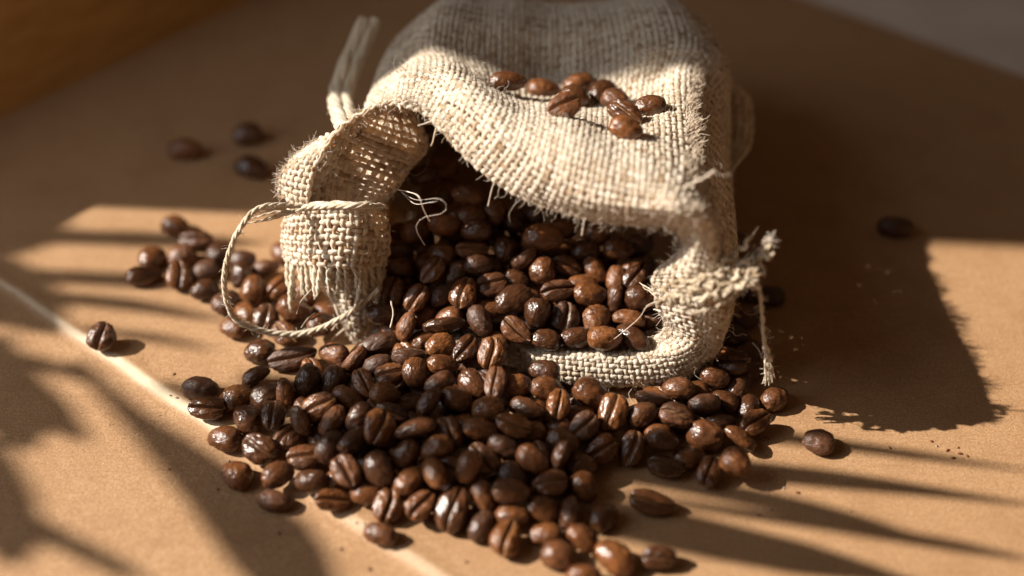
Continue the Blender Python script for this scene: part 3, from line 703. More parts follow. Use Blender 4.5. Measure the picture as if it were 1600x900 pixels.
 ('b', 1.38, -8.6, 0.3, 0.723, 0.173, -0.05, 0.667, 0.84, 0.8, 0.8),
 ('b', 2.16, -8.6, 0.21, 0.912, -0.011, -0.043, 0.409, 0.84, 0.89, 0.89),
 ('b', 0.77, -9.13, 0.22, 0.999, 0.039, -0.021, -0.001, 0.84, 0.78, 0.78),
 ('c', 3.31, -8.22, 0.29, 0.241, -0.963, 0.117, 0.038, 1.08, 0.78, 0.78),
 ('b', 1.62, -9.39, 0.42, 0.933, 0.119, 0.265, -0.211, 0.84, 0.79, 0.79),
 ('b', 2.35, -9.84, 0.25, 0.925, 0.025, 0.101, -0.366, 1.04, 0.98, 0.98),
 ('b', 1.08, -9.75, 0.24, 0.987, 0.107, -0.035, -0.117, 0.87, 0.9, 0.9),
 ('b', 1.6, -10.35, 0.24, 0.995, 0.092, -0.042, -0.004, 0.84, 0.78, 0.78),
 ('c', 3.34, -9.85, 0.3, 0.325, -0.946, 0.004, -0.012, 0.84, 0.78, 0.78),
 ('s', 3.52, -5.17, 0.75, 0.262, 0.963, -0.029, -0.061, 0.93, 0.78, 0.78),
 ('b', 4.83, -5.24, 0.57, 0.979, 0.199, -0.036, 0.032, 0.84, 0.78, 0.78),
 ('b', 4.79, -6.09, 0.34, 0.933, 0.313, 0.002, -0.179, 0.98, 1.07, 1.07),
 ('c', 3.71, -7.07, 0.28, 0.174, -0.976, 0.132, -0.001, 0.93, 0.8, 0.8),
 ('b', 4.34, -6.68, 0.21, 0.973, 0.048, 0.026, 0.224, 0.84, 0.78, 0.78),
 ('c', 4.75, -7.29, 0.33, 0.094, -0.808, -0.571, -0.112, 0.84, 0.87, 0.87),
 ('b', 5.37, -7.21, 0.6, 0.912, 0.246, 0.104, -0.31, 0.84, 0.87, 0.87),
 ('s', 5.6, -6.15, 0.32, 0.907, -0.29, 0.28, -0.119, 0.95, 0.78, 0.78),
 ('c', 6.05, -5.65, 0.35, 0.135, -0.938, -0.306, -0.09, 0.84, 0.91, 0.91),
 ('s', 5.21, -5.52, 0.3, 0.339, 0.941, -0.003, -0.004, 0.84, 0.78, 0.78),
 ('b', 5.35, -4.9, 0.37, 0.974, 0.144, 0.113, -0.13, 0.84, 0.78, 0.78),
 ('b', 6.71, -4.67, 0.22, 0.945, 0.065, 0.01, 0.321, 0.84, 0.88, 0.88),
 ('c', 5.67, -3.87, 0.73, 0.261, -0.96, 0.027, -0.099, 0.84, 0.93, 0.93),
 ('b', 5.8, -4.34, 0.32, 0.912, 0.041, -0.038, 0.407, 0.84, 0.78, 0.78),
 ('b', 4.62, -4.71, 0.48, 0.96, 0.223, -0.099, 0.14, 0.84, 0.78, 0.78),
 ('b', 4.21, -4.87, 0.79, 0.962, 0.258, -0.017, -0.09, 0.84, 0.78, 0.78),
 ('b', 6.2, -3.66, 0.21, 0.943, -0.05, -0.062, 0.324, 0.84, 0.81, 0.81),
 ('b', 5.16, -4.31, 0.64, 0.91, 0.371, 0.008, -0.184, 0.84, 0.79, 0.79),
 ('b', 6.01, -4.96, 0.19, 0.835, -0.015, -0.024, 0.549, 0.84, 0.78, 0.78),
 ('b', 7.18, -0.61, 0.21, 0.998, 0.008, 0.057, 0.0, 0.84, 0.86, 0.86),
 ('b', 6.38, -1.56, 0.21, 0.945, 0.058, -0.019, 0.32, 0.84, 0.84, 0.84),
 ('b', 5.95, -2.28, 0.28, 0.947, 0.019, 0.011, -0.322, 0.84, 0.83, 0.83),
 ('b', 6.49, 1.83, 0.21, 0.97, 0.024, -0.09, 0.223, 0.84, 0.85, 0.85),
 ('b', 6.31, -2.89, 0.21, 0.872, 0.073, 0.039, 0.482, 0.84, 0.82, 0.82),
 ('b', 6.46, -0.38, 0.21, 0.913, 0.007, 0.003, -0.408, 0.84, 0.82, 0.82),
 ('C', -10.9, -2.5, 0.37, 0.191, -0.748, -0.613, -0.168, 0.85, 0.98, 0.98),
 ('B', 7.57, -6.15, 0.21, 0.984, 0.057, -0.0, -0.17, 0.84, 0.85, 0.85),
 ('B', 11.25, 2.49, 0.22, 0.992, -0.019, -0.053, -0.114, 1.01, 0.91, 0.91),
 ('B', -10.28, 6.46, 0.26, 0.997, 0.044, -0.064, -0.003, 1.17, 0.98, 0.98),
 ('B', -8.47, 7.29, 0.27, 0.974, 0.047, -0.02, 0.222, 1.02, 1.1, 1.1),
 ('B', -8.05, 5.48, 0.25, 0.972, 0.025, 0.07, -0.223, 1.07, 1.02, 1.02),
 ('b', -1.86, -1.11, 2.08, 0.962, 0.149, -0.001, -0.23, 0.88, 0.92, 0.92),
 ('c', -2.06, -1.75, 2.07, 0.195, -0.856, -0.434, -0.2, 0.84, 0.81, 0.81),
 ('c', -1.05, -1.1, 2.21, 0.218, -0.968, -0.065, 0.105, 0.91, 0.78, 0.78),
 ('b', -0.2, -0.91, 2.09, 0.778, 0.255, 0.146, -0.556, 0.84, 0.78, 0.78),
 ('b', 0.83, -0.75, 2.38, 0.931, 0.353, -0.086, -0.033, 1.15, 1.01, 1.01),
 ('s', 0.31, -1.31, 2.13, 0.39, 0.873, 0.097, 0.276, 0.84, 0.78, 0.78),
 ('c', -3.17, -1.88, 1.48, 0.119, -0.753, -0.616, -0.199, 0.88, 1.01, 1.01),
 ('c', -2.48, -2.45, 1.73, 0.223, -0.846, -0.438, -0.209, 0.84, 0.81, 0.81),
 ('b', -1.83, -2.23, 1.61, 0.887, 0.359, 0.022, 0.291, 0.84, 0.78, 0.78),
 ('c', -1.26, -2.43, 1.86, 0.128, -0.779, -0.585, -0.186, 0.84, 0.96, 0.96),
 ('c', -0.55, -2.14, 1.89, 0.164, -0.968, -0.191, -0.012, 0.87, 0.99, 0.99),
 ('b', 0.05, -1.73, 1.71, 0.976, 0.171, -0.096, -0.095, 0.84, 0.78, 0.78),
 ('b', 0.03, -2.62, 1.79, 0.949, 0.239, -0.04, 0.2, 1.09, 0.94, 0.94),
 ('b', 0.81, -1.63, 1.97, 0.742, 0.205, -0.175, 0.613, 0.84, 0.86, 0.86),
 ('s', -1.78, -3.3, 1.57, 0.441, 0.894, 0.031, 0.064, 1.15, 0.78, 0.78),
 ('b', -0.84, -3.21, 1.59, 0.846, 0.101, 0.202, -0.483, 0.84, 0.84, 0.84),
 ('s', -2.7, -3.04, 1.24, 0.788, -0.186, -0.535, 0.24, 0.86, 0.78, 0.78),
 ('b', 0.64, -3.0, 1.66, 0.727, 0.252, -0.273, 0.577, 0.84, 0.93, 0.93),
 ('c', 0.11, -3.52, 1.53, 0.293, -0.895, 0.314, 0.117, 0.84, 0.78, 0.78),
 ('b', 0.86, -3.61, 1.3, 0.961, 0.264, 0.018, -0.081, 0.84, 0.78, 0.78),
 ('c', -1.17, -3.94, 1.27, 0.178, -0.856, -0.481, -0.067, 0.84, 0.79, 0.79),
 ('c', -0.51, -4.19, 1.38, 0.18, -0.727, -0.622, -0.229, 0.84, 0.92, 0.92),
 ('b', -1.76, -4.53, 1.27, 0.918, 0.379, 0.121, 0.003, 0.84, 0.78, 0.78),
 ('b', -3.39, -2.55, 1.25, 0.959, 0.271, -0.016, 0.081, 0.84, 0.78, 0.78),
 ('b', -3.43, -4.15, 0.91, 0.937, 0.297, -0.117, 0.139, 0.84, 0.78, 0.78),
 ('c', 1.45, -1.32, 1.86, 0.241, -0.955, 0.143, 0.095, 0.88, 0.78, 0.78),
 ('b', 2.21, -1.33, 1.71, 0.82, 0.228, 0.188, -0.489, 0.84, 0.78, 0.78),
 ('c', 1.19, -2.27, 1.81, 0.268, -0.955, -0.129, -0.002, 0.93, 0.85, 0.85),
 ('b', 2.05, -2.34, 1.74, 0.941, 0.319, 0.116, -0.006, 0.87, 0.81, 0.81),
 ('b', 1.85, -1.84, 1.67, 0.977, 0.205, 0.058, 0.012, 0.84, 0.78, 0.78),
 ('c', 1.38, -2.9, 1.46, 0.217, -0.728, -0.636, -0.135, 0.86, 0.99, 0.99),
 ('b', 2.17, -2.96, 1.41, 0.788, 0.157, -0.12, 0.583, 0.84, 0.89, 0.89),
 ('b', 2.35, -3.73, 1.45, 0.91, 0.414, -0.027, -0.012, 0.84, 0.93, 0.93),
 ('b', 3.1, -3.59, 1.33, 0.935, 0.156, -0.004, -0.318, 1.02, 0.8, 0.8),
 ('s', 3.01, -2.94, 1.39, 0.964, -0.251, 0.083, -0.039, 0.93, 0.78, 0.78),
 ('b', 3.39, -2.46, 1.69, 0.957, 0.262, 0.03, -0.12, 0.93, 0.99, 0.99),
 ('s', 2.72, -2.35, 1.57, 0.741, -0.265, -0.579, 0.215, 0.84, 0.78, 0.78),
 ('c', 3.28, -1.79, 1.96, 0.149, -0.874, -0.429, -0.174, 0.84, 0.78, 0.78),
 ('c', 3.55, -2.04, 1.49, 0.231, -0.942, -0.231, -0.073, 0.84, 0.78, 0.78),
 ('c', 3.85, -3.25, 0.96, 0.257, -0.952, 0.154, 0.06, 0.84, 0.81, 0.81),
 ('b', 3.72, -2.64, 1.16, 0.922, 0.292, -0.05, 0.249, 0.84, 0.78, 0.78),
 ('b', 2.76, -1.65, 1.66, 0.695, 0.243, -0.206, 0.645, 0.84, 0.78, 0.78),
 ('b', 1.66, -3.51, 1.26, 0.982, 0.175, -0.0, 0.077, 0.84, 0.78, 0.78),
 ('b', 1.98, -0.7, 1.86, 0.952, 0.305, -0.026, -0.008, 0.86, 0.83, 0.83),
 ('b', 2.84, -0.96, 2.17, 0.928, 0.372, -0.005, -0.002, 0.85, 0.83, 0.83),
 ('b', 3.35, -1.21, 1.74, 0.921, 0.18, 0.048, 0.342, 0.84, 0.78, 0.78),
 ('b', -2.42, 0.86, 3.27, 0.935, 0.342, -0.078, 0.063, 0.86, 0.79, 0.79),
 ('b', -1.81, 1.5, 3.03, 0.95, 0.25, 0.039, 0.182, 0.84, 0.81, 0.81),
 ('b', -1.2, 0.18, 3.12, 0.983, 0.161, 0.065, -0.065, 0.92, 0.83, 0.83),
 ('b', -1.1, -0.25, 2.72, 0.96, 0.259, -0.048, -0.099, 0.85, 0.78, 0.78),
 ('b', -0.49, 0.02, 2.67, 0.696, 0.165, -0.202, 0.67, 0.84, 0.79, 0.79),
 ('b', -1.82, -0.55, 2.67, 0.988, 0.137, 0.073, -0.026, 0.85, 0.83, 0.83),
 ('b', -0.05, 0.04, 2.29, 0.914, 0.228, 0.024, -0.334, 0.84, 0.79, 0.79),
 ('b', 0.58, 0.63, 2.15, 0.913, 0.123, 0.004, -0.39, 0.84, 0.85, 0.85),
 ('b', -2.58, -0.25, 2.22, 0.955, 0.244, -0.011, 0.166, 0.84, 0.84, 0.84),
 ('b', -3.08, -0.47, 1.7, 0.971, 0.231, -0.057, 0.028, 0.93, 0.79, 0.79),
 ('b', -0.94, -0.8, 2.67, 0.912, 0.401, -0.075, -0.033, 0.84, 0.78, 0.78),
 ('b', -3.01, -1.17, 1.67, 0.976, 0.215, -0.022, -0.005, 0.84, 0.78, 0.78),
 ('b', -1.45, -1.63, 1.88, 0.898, 0.283, -0.079, 0.327, 0.84, 0.78, 0.78),
 ('b', -0.85, -1.61, 2.16, 0.968, 0.221, 0.072, 0.099, 0.84, 0.78, 0.78),
 ('b', 1.39, -0.03, 2.07, 0.986, 0.145, 0.023, 0.078, 0.87, 0.84, 0.84),
 ('b', 2.29, -0.18, 2.01, 0.953, 0.223, -0.084, -0.188, 0.86, 0.84, 0.84),
 ('b', 3.44, -0.56, 1.99, 0.952, 0.257, -0.061, 0.153, 0.84, 0.84, 0.84),
 ('T', -0.12, 1.77, 5.66, 0.996, 0.04, 0.052, 0.06, 1.03, 0.83, 0.83),
 ('T', 0.85, 2.56, 4.96, 0.996, -0.01, 0.059, -0.059, 0.88, 0.83, 0.83),
 ('T', 1.8, 2.64, 5.06, 0.984, 0.047, -0.021, 0.169, 0.88, 0.83, 0.83),
 ('T', 1.66, 1.68, 5.23, 0.973, 0.046, -0.023, -0.224, 0.88, 0.93, 0.93),
 ('T', 2.41, 2.05, 5.17, 0.912, 0.047, 0.003, 0.407, 0.88, 0.83, 0.83),
 ('T', 2.75, 1.39, 5.32, 0.946, 0.018, 0.023, -0.322, 0.88, 0.83, 0.83),
 ('U', 1.27, -1.1, 6.74, 0.171, -0.949, -0.252, -0.079, 0.88, 0.85, 0.85),
 ('U', 2.84, -0.55, 6.19, 0.242, -0.91, 0.337, 0.001, 0.94, 0.83, 0.83),
 ('T', 2.76, -1.99, 6.65, 0.982, 0.078, 0.052, -0.166, 0.88, 0.83, 0.83),
 ('T', 3.51, 0.04, 6.0, 0.999, 0.036, -0.002, -0.035, 0.88, 0.83, 0.83),
 ('f', -2.92, -7.34, 0.32, 0.172, -0.737, -0.649, 0.081, 0.89, 0.9, 0.9),
 ('f', -2.26, -7.77, 0.23, 0.984, -0.11, 0.027, -0.139, 0.9, 0.86, 0.86),
 ('f', -1.33, -7.67, 0.29, 0.068, 0.123, 0.99, 0.025, 0.95, 0.84, 0.84),
 ('f', -0.38, -7.71, 0.21, 0.354, -0.014, -0.027, -0.935, 0.93, 0.85, 0.85),
 ('f', 0.35, -7.62, 0.3, 0.206, 0.519, 0.83, 0.008, 0.88, 0.84, 0.84),
 ('f', 1.06, -7.52, 0.23, 0.496, -0.103, -0.025, 0.862, 0.96, 0.86, 0.86),
 ('f', -4.25, -6.74, 0.23, 0.99, 0.018, -0.094, -0.101, 0.96, 0.86, 0.86),
 ('f', -3.43, -6.8, 0.26, 0.388, 0.066, -0.149, -0.907, 0.93, 0.9, 0.9),
 ('f', -1.82, -6.94, 0.28, 0.146, -0.989, -0.005, 0.004, 0.99, 0.81, 0.81),
 ('f', -0.98, -6.81, 0.23, 0.87, -0.022, -0.091, 0.484, 0.99, 0.83, 0.83),
 ('f', 0.08, -6.86, 0.3, 0.042, 0.379, 0.911, -0.156, 0.91, 0.89, 0.89),
 ('f', 0.98, -6.73, 0.32, 0.324, 0.189, 0.288, 0.881, 0.97, 0.88, 0.88),
 ('f', -5.5, -6.12, 0.32, 0.029, 0.435, -0.9, 0.029, 0.94, 0.92, 0.92),
 ('f', -4.71, -6.05, 0.27, 0.859, -0.14, 0.157, -0.467, 0.87, 0.91, 0.91),
 ('f', -3.93, -6.09, 0.24, 0.714, 0.136, -0.046, -0.685, 0.88, 0.87, 0.87),
 ('f', -3.09, -6.03, 0.27, 0.652, 0.17, 0.152, -0.724, 0.88, 0.9, 0.9),
 ('f', -2.23, -5.91, 0.32, 0.036, 0.524, 0.851, -0.021, 0.96, 0.9, 0.9),
 ('f', -1.51, -5.84, 0.32, 0.201, 0.207, 0.107, 0.951, 1.0, 0.92, 0.92),
 ('f', -0.54, -6.02, 0.31, 0.05, 0.654, 0.745, 0.12, 0.96, 0.91, 0.91),
 ('f', 2.1, -6.01, 0.25, 0.795, -0.069, 0.139, -0.586, 0.93, 0.87, 0.87),
 ('f', -5.12, -5.35, 0.36, 0.842, 0.199, 0.281, -0.415, 0.98, 0.85, 0.85),
 ('f', -4.3, -5.39, 0.25, 0.047, 0.089, -0.08, -0.992, 0.96, 0.93, 0.93),
 ('f', -1.03, -5.25, 0.22, 0.997, 0.004, -0.071, -0.003, 0.95, 0.88, 0.88),
 ('f', 2.52, -5.21, 0.28, 0.48, 0.203, -0.117, 0.845, 0.87, 0.88, 0.88),
 ('f', 3.32, -5.34, 0.24, 0.99, -0.089, 0.016, -0.109, 0.93, 0.9, 0.9),
 ('f', 4.21, -5.48, 0.23, 0.977, 0.041, -0.066, -0.2, 0.96, 0.86, 0.86),
 ('f', -5.54, -4.49, 0.31, 0.118, 0.949, 0.257, 0.138, 0.87, 0.87, 0.87),
 ('f', -2.99, -4.52, 0.3, 0.11, -0.517, 0.848, 0.039, 0.86, 0.83, 0.83),
 ('f', -2.19, -4.55, 0.31, 0.008, 0.174, 0.973, 0.151, 0.89, 0.91, 0.91),
 ('f', 3.79, -4.73, 0.34, 0.181, 0.901, -0.39, 0.053, 0.93, 0.93, 0.93),
 ('f', -5.17, -3.78, 0.31, 0.016, -0.831, 0.524, 0.188, 0.95, 0.84, 0.84),
 ('f', -4.32, -3.93, 0.3, 0.927, -0.221, 0.232, -0.194, 0.88, 0.92, 0.92),
 ('f', -3.46, -3.97, 0.24, 0.982, 0.182, -0.035, -0.016, 0.99, 0.81, 0.81),
 ('f', -3.98, -3.22, 0.28, 0.757, 0.186, 0.092, 0.62, 0.97, 0.93, 0.93),
 ('f', -3.32, -3.25, 0.34, 0.172, -0.689, -0.652, 0.263, 0.95, 0.87, 0.87),
 ('f', 2.39, -2.27, 0.42, 0.921, 0.219, -0.032, 0.32, 0.99, 0.91, 0.91),
 ('f', -2.27, -6.18, 0.73, 0.297, 0.141, -0.028, 0.944, 0.99, 0.91, 0.91),
 ('f', -1.13, -6.19, 0.79, 0.919, 0.063, -0.155, -0.358, 0.87, 0.88, 0.88),
 ('f', -2.55, -5.4, 0.7, 0.967, 0.071, 0.164, 0.181, 0.96, 0.83, 0.83),
 ('f', -1.69, -5.26, 0.75, 0.852, -0.137, 0.14, -0.486, 0.93, 0.86, 0.86),
 ('f', -2.33, -4.41, 0.84, 0.144, 0.404, -0.903, -0.025, 0.96, 0.86, 0.86),
 ('f', -1.49, -4.48, 0.7, 0.486, -0.071, -0.121, 0.863, 0.98, 0.83, 0.83),
 ('f', -0.54, -4.58, 0.78, 0.13, 0.942, -0.29, -0.105, 0.93, 0.83, 0.83),
 ('f', 0.25, -4.76, 0.65, 0.733, 0.085, 0.22, 0.638, 0.92, 0.85, 0.85),
 ('f', -2.72, -3.72, 0.87, 0.171, -0.441, -0.879, 0.06, 0.89, 0.85, 0.85),
 ('f', -0.97, -3.94, 0.78, 0.052, -0.998, 0.003, -0.022, 0.98, 0.83, 0.83),
 ('f', -2.2, -3.18, 0.88, 0.977, -0.139, 0.046, 0.156, 0.96, 0.91, 0.91),
 ('f', -1.1, -2.77, 1.09, 0.019, 0.903, -0.425, 0.065, 0.89, 0.9, 0.9),
 ('f', 0.32, -2.9, 1.1, 0.356, 0.173, -0.004, -0.919, 0.98, 0.92, 0.92),
 ('f', 2.14, -2.72, 0.97, 0.087, 0.182, -0.97, 0.132, 0.92, 0.93, 0.93),
 ('f', -2.71, -2.03, 0.82, 0.89, -0.283, 0.274, 0.228, 0.94, 0.81, 0.81),
 ('f', -1.82, -2.16, 0.84, 0.703, 0.073, -0.111, -0.698, 0.94, 0.87, 0.87),
 ('f', -0.08, -1.99, 0.19, 0.617, -0.112, -0.105, -0.772, 0.94, 0.84, 0.84),
 ('f', 0.8, -2.31, 0.21, 0.665, 0.131, 0.1, 0.729, 0.94, 0.94, 0.94),
 ('f', 1.78, -2.13, 0.85, 0.894, -0.199, 0.215, 0.339, 0.93, 0.93, 0.93),
 ('f', 2.73, -2.11, 0.88, 0.758, -0.07, 0.259, 0.594, 0.91, 0.89, 0.89),
 ('f', 3.39, -2.21, 0.86, 0.783, 0.045, 0.055, 0.618, 0.98, 0.91, 0.91),
 ('g', -3.45, -7.91, 0.25, 0.061, -0.085, -0.086, -0.991, 0.85, 0.9, 0.9),
 ('g', -4.03, -7.39, 0.23, 0.967, 0.029, 0.115, 0.225, 0.92, 0.84, 0.84),
 ('g', -2.57, -6.62, 0.31, 0.939, -0.22, 0.158, 0.214, 0.99, 0.89, 0.89),
 ('g', 3.65, -6.05, 0.32, 0.204, -0.258, -0.079, -0.941, 0.93, 0.92, 0.92),
 ('g', -2.67, -5.07, 0.28, 0.278, 0.189, 0.121, -0.934, 0.91, 0.84, 0.84),
 ('g', -1.9, -5.2, 0.28, 0.901, 0.255, 0.057, 0.348, 0.9, 0.9, 0.9),
 ('g', 1.79, -5.02, 0.3, 0.897, 0.312, -0.109, -0.295, 0.94, 0.89, 0.89),
 ('g', -3.99, -4.62, 0.29, 0.668, 0.009, 0.249, -0.701, 0.93, 0.85, 0.85),
 ('g', 1.09, -4.51, 0.22, 0.603, -0.013, 0.006, 0.797, 0.98, 0.9, 0.9),
 ('g', 4.28, -4.24, 0.25, 0.558, 0.199, 0.184, 0.784, 0.93, 0.89, 0.89),
 ('g', 5.13, -4.06, 0.21, 0.03, -0.011, -0.039, 0.999, 0.99, 0.89, 0.89),
 ('g', 5.6, -3.28, 0.33, 0.462, -0.351, 0.027, 0.814, 0.86, 0.92, 0.92),
 ('g', -5.06, -1.39, 0.24, 0.196, 0.067, -0.047, 0.977, 0.91, 0.92, 0.92),
 ('g', -5.66, -0.45, 0.27, 0.935, 0.14, -0.067, 0.319, 0.93, 0.92, 0.92),
 ('g', -3.21, -6.48, 0.7, 0.982, -0.141, -0.035, -0.123, 0.99, 0.88, 0.88),
 ('g', -0.33, -6.61, 0.65, 0.732, -0.157, 0.101, -0.656, 0.92, 0.89, 0.89),
 ('g', 0.43, -6.44, 0.72, 0.945, 0.231, -0.125, 0.197, 0.93, 0.91, 0.91),
 ('g', -0.47, -5.88, 0.8, 0.029, -0.188, 0.156, -0.969, 0.93, 0.88, 0.88),
 ('g', 1.1, -6.08, 0.55, 0.977, -0.009, -0.196, -0.087, 0.86, 0.86, 0.86),
 ('g', -3.29, -5.38, 0.72, 0.891, -0.222, -0.094, 0.383, 0.87, 0.87, 0.87),
 ('g', -1.02, -5.4, 0.77, 0.635, -0.198, 0.088, -0.742, 0.92, 0.92, 0.92),
 ('g', -0.3, -5.23, 0.66, 0.085, -0.249, 0.061, 0.963, 0.85, 0.87, 0.87),
 ('g', 0.6, -5.61, 0.67, 0.744, -0.16, -0.038, 0.647, 1.0, 0.93, 0.93),
 ('g', 1.59, -5.62, 0.54, 0.008, 0.078, -0.178, -0.981, 0.95, 0.86, 0.86),
 ('g', 2.49, -3.38, 0.98, 0.632, -0.103, 0.146, 0.754, 0.92, 0.88, 0.88),
 ('g', -3.13, -2.69, 0.72, 0.434, -0.0, -0.12, 0.893, 0.92, 0.87, 0.87),
 ('g', -0.12, -2.34, 0.96, 0.904, 0.014, -0.349, -0.248, 0.86, 0.89, 0.89),
 ('g', 1.19, -2.59, 0.92, 0.59, 0.141, 0.017, 0.794, 0.93, 0.87, 0.87),
 ('g', 2.98, -2.9, 0.89, 0.936, -0.058, 0.087, -0.337, 0.96, 0.88, 0.88),
 ('g', -3.28, -2.3, 0.26, 0.782, 0.081, -0.251, -0.565, 0.93, 0.9, 0.9),
 ('g', 4.05, -2.16, 0.91, 0.572, 0.025, 0.03, 0.819, 0.88, 0.88, 0.88),
 ('g', 2.94, -1.36, 0.48, 0.957, -0.289, 0.021, 0.032, 0.97, 0.84, 0.84),
 ('g', -2.71, -0.73, 0.49, 0.806, 0.022, -0.072, 0.587, 0.92, 0.92, 0.92),
 ('g', 1.65, -0.79, 0.55, 0.935, 0.078, 0.192, -0.287, 0.91, 0.85, 0.85),
 ('g', 2.37, -0.79, 0.61, 0.57, 0.182, 0.277, 0.752, 0.89, 0.91, 0.91),
 ('g', -1.63, -2.77, 1.27, 0.944, 0.105, -0.31, -0.032, 0.91, 0.9, 0.9),
 ('g', -0.6, -2.62, 1.41, 0.001, -0.153, 0.226, -0.962, 0.99, 0.85, 0.85),
 ('g', -0.45, -3.53, 1.12, 0.41, -0.153, -0.001, 0.899, 0.93, 0.92, 0.92),
 ('g', -2.57, -1.73, 1.18, 0.455, -0.02, 0.241, 0.857, 0.92, 0.84, 0.84),
 ('g', -2.34, -2.46, 1.1, 0.32, 0.17, -0.006, -0.932, 0.95, 0.93, 0.93),
 ('g', -1.32, -2.05, 1.18, 0.15, -0.107, 0.009, -0.983, 0.85, 0.93, 0.93),
 ('g', -0.63, -1.94, 1.3, 0.593, 0.239, -0.181, 0.747, 0.9, 0.84, 0.84),
 ('g', 0.3, -2.22, 1.45, 0.032, 0.053, -0.162, -0.985, 0.99, 0.88, 0.88),
 ('g', 0.68, -2.04, 0.97, 0.934, 0.177, 0.045, 0.308, 0.91, 0.91, 0.91),
 ('g', 1.28, -1.92, 1.3, 0.645, -0.088, 0.09, -0.754, 0.86, 0.89, 0.89),
 ('g', 2.3, -2.02, 1.24, 0.859, -0.234, -0.036, 0.454, 0.88, 0.88, 0.88),
 ('g', -1.09, -1.28, 1.2, 0.39, 0.163, -0.111, -0.899, 0.87, 0.88, 0.88),
 ('g', -0.18, -1.47, 1.16, 0.595, -0.099, -0.079, 0.793, 0.96, 0.94, 0.94),
 ('g', 0.6, -1.41, 1.2, 0.884, -0.198, 0.033, 0.421, 0.95, 0.94, 0.94),
 ('g', 1.3, -1.15, 1.27, 0.567, -0.136, 0.276, 0.764, 0.86, 0.92, 0.92),
 ('g', 1.97, -1.45, 1.14, 0.917, -0.296, -0.12, 0.24, 0.96, 0.9, 0.9),
 ('g', 2.73, -1.35, 1.22, 0.527, 0.351, -0.19, 0.75, 1.0, 0.92, 0.92),
 ('g', 3.45, -1.47, 1.13, 0.827, -0.123, -0.045, 0.547, 0.88, 0.93, 0.93),
 ('g', 4.18, -1.42, 1.19, 0.723, -0.033, -0.043, 0.689, 0.91, 0.93, 0.93),
 ('g', -2.99, -1.16, 0.89, 0.94, 0.092, 0.21, -0.253, 0.92, 0.88, 0.88),
 ('g', -2.88, -0.64, 1.2, 0.085, 0.051, 0.109, 0.989, 0.88, 0.9, 0.9),
 ('g', -2.11, -0.98, 1.12, 0.862, 0.075, -0.07, -0.496, 0.95, 0.88, 0.88),
 ('g', -0.65, -0.71, 1.06, 0.473, 0.078, 0.053, 0.876, 0.96, 0.92, 0.92),
 ('g', 0.26, -0.8, 1.09, 0.063, 0.024, 0.456, -0.887, 0.99, 0.88, 0.88),
 ('g', 2.27, -0.82, 1.19, 0.073, 0.039, -0.375, -0.923, 0.95, 0.87, 0.87),
 ('g', 3.07, -0.73, 1.09, 0.38, 0.034, -0.043, -0.923, 0.88, 0.88, 0.88),
 ('g', -2.35, -0.08, 1.09, 0.623, -0.136, 0.0, 0.77, 0.9, 0.89, 0.89),
 ('g', 0.46, -0.17, 1.14, 0.911, 0.291, 0.256, 0.14, 0.98, 0.91, 0.91),
 ('g', 1.3, -0.31, 1.06, 0.221, 0.285, 0.157, 0.919, 0.86, 0.9, 0.9),
 ('g', 1.97, -0.2, 1.25, 0.587, 0.126, -0.268, -0.754, 0.96, 0.93, 0.93),
 ('g', 2.6, -0.08, 1.04, 0.621, -0.28, 0.026, -0.731, 0.93, 0.92, 0.92),
 ('g', 3.54, -0.25, 1.22, 0.005, -0.334, -0.171, -0.927, 0.91, 0.9, 0.9),
 ('g', -2.89, 0.48, 1.16, 0.82, -0.076, -0.158, -0.545, 0.99, 0.92, 0.92),
 ('g', 0.11, 0.41, 1.14, 0.564, 0.209, 0.071, 0.796, 0.86, 0.9, 0.9),
 ('g', -2.19, -0.9, 1.64, 0.26, -0.092, 0.111, -0.955, 0.99, 0.87, 0.87),
 ('g', -1.3, -0.83, 1.69, 0.194, 0.053, 0.252, -0.947, 0.97, 0.93, 0.93),
 ('g', -0.52, -0.98, 1.61, 0.46, 0.043, 0.144, 0.875, 0.88, 0.84, 0.84),
 ('g', 0.29, -0.88, 1.64, 0.988, -0.128, 0.04, 0.077, 0.86, 0.93, 0.93),
 ('g', -2.39, -0.07, 1.67, 0.695, 0.237, 0.077, 0.674, 0.93, 0.86, 0.86),
 ('g', -1.72, -0.21, 1.55, 0.772, -0.003, 0.149, -0.618, 0.88, 0.93, 0.93),
 ('g', -1.01, -0.18, 1.64, 0.333, -0.1, -0.321, 0.881, 0.87, 0.87, 0.87),
 ('g', -0.23, -0.3, 1.76, 0.908, -0.329, 0.124, -0.226, 0.93, 0.92, 0.92),
 ('g', 0.52, -0.15, 1.69, 0.78, -0.087, -0.043, 0.618, 0.92, 0.85, 0.85),
 ('g', 1.25, -0.33, 1.59, 0.019, -0.092, 0.154, -0.984, 0.95, 0.88, 0.88),
 ('g', 2.84, -0.37, 1.68, 0.614, 0.045, -0.339, -0.712, 0.95, 0.89, 0.89),
 ('g', -3.01, 0.35, 1.68, 0.086, 0.014, -0.121, 0.989, 0.91, 0.85, 0.85),
 ('g', -1.29, 0.6, 1.62, 0.78, 0.239, -0.195, -0.545, 0.88, 0.94, 0.94),
 ('g', -0.56, 0.35, 1.6, 0.944, 0.29, 0.141, -0.067, 0.87, 0.89, 0.89),
 ('g', 0.19, 0.59, 1.67, 0.71, -0.161, 0.079, 0.681, 0.86, 0.94, 0.94),
 ('g', -1.73, -0.29, 2.19, 0.043, -0.195, -0.244, -0.949, 0.96, 0.91, 0.91),
 ('g', -0.89, -0.18, 2.2, 0.491, -0.048, -0.283, -0.822, 0.89, 0.84, 0.84),
 ('g', -2.18, 0.53, 2.15, 0.487, 0.031, -0.328, 0.809, 0.87, 0.87, 0.87),
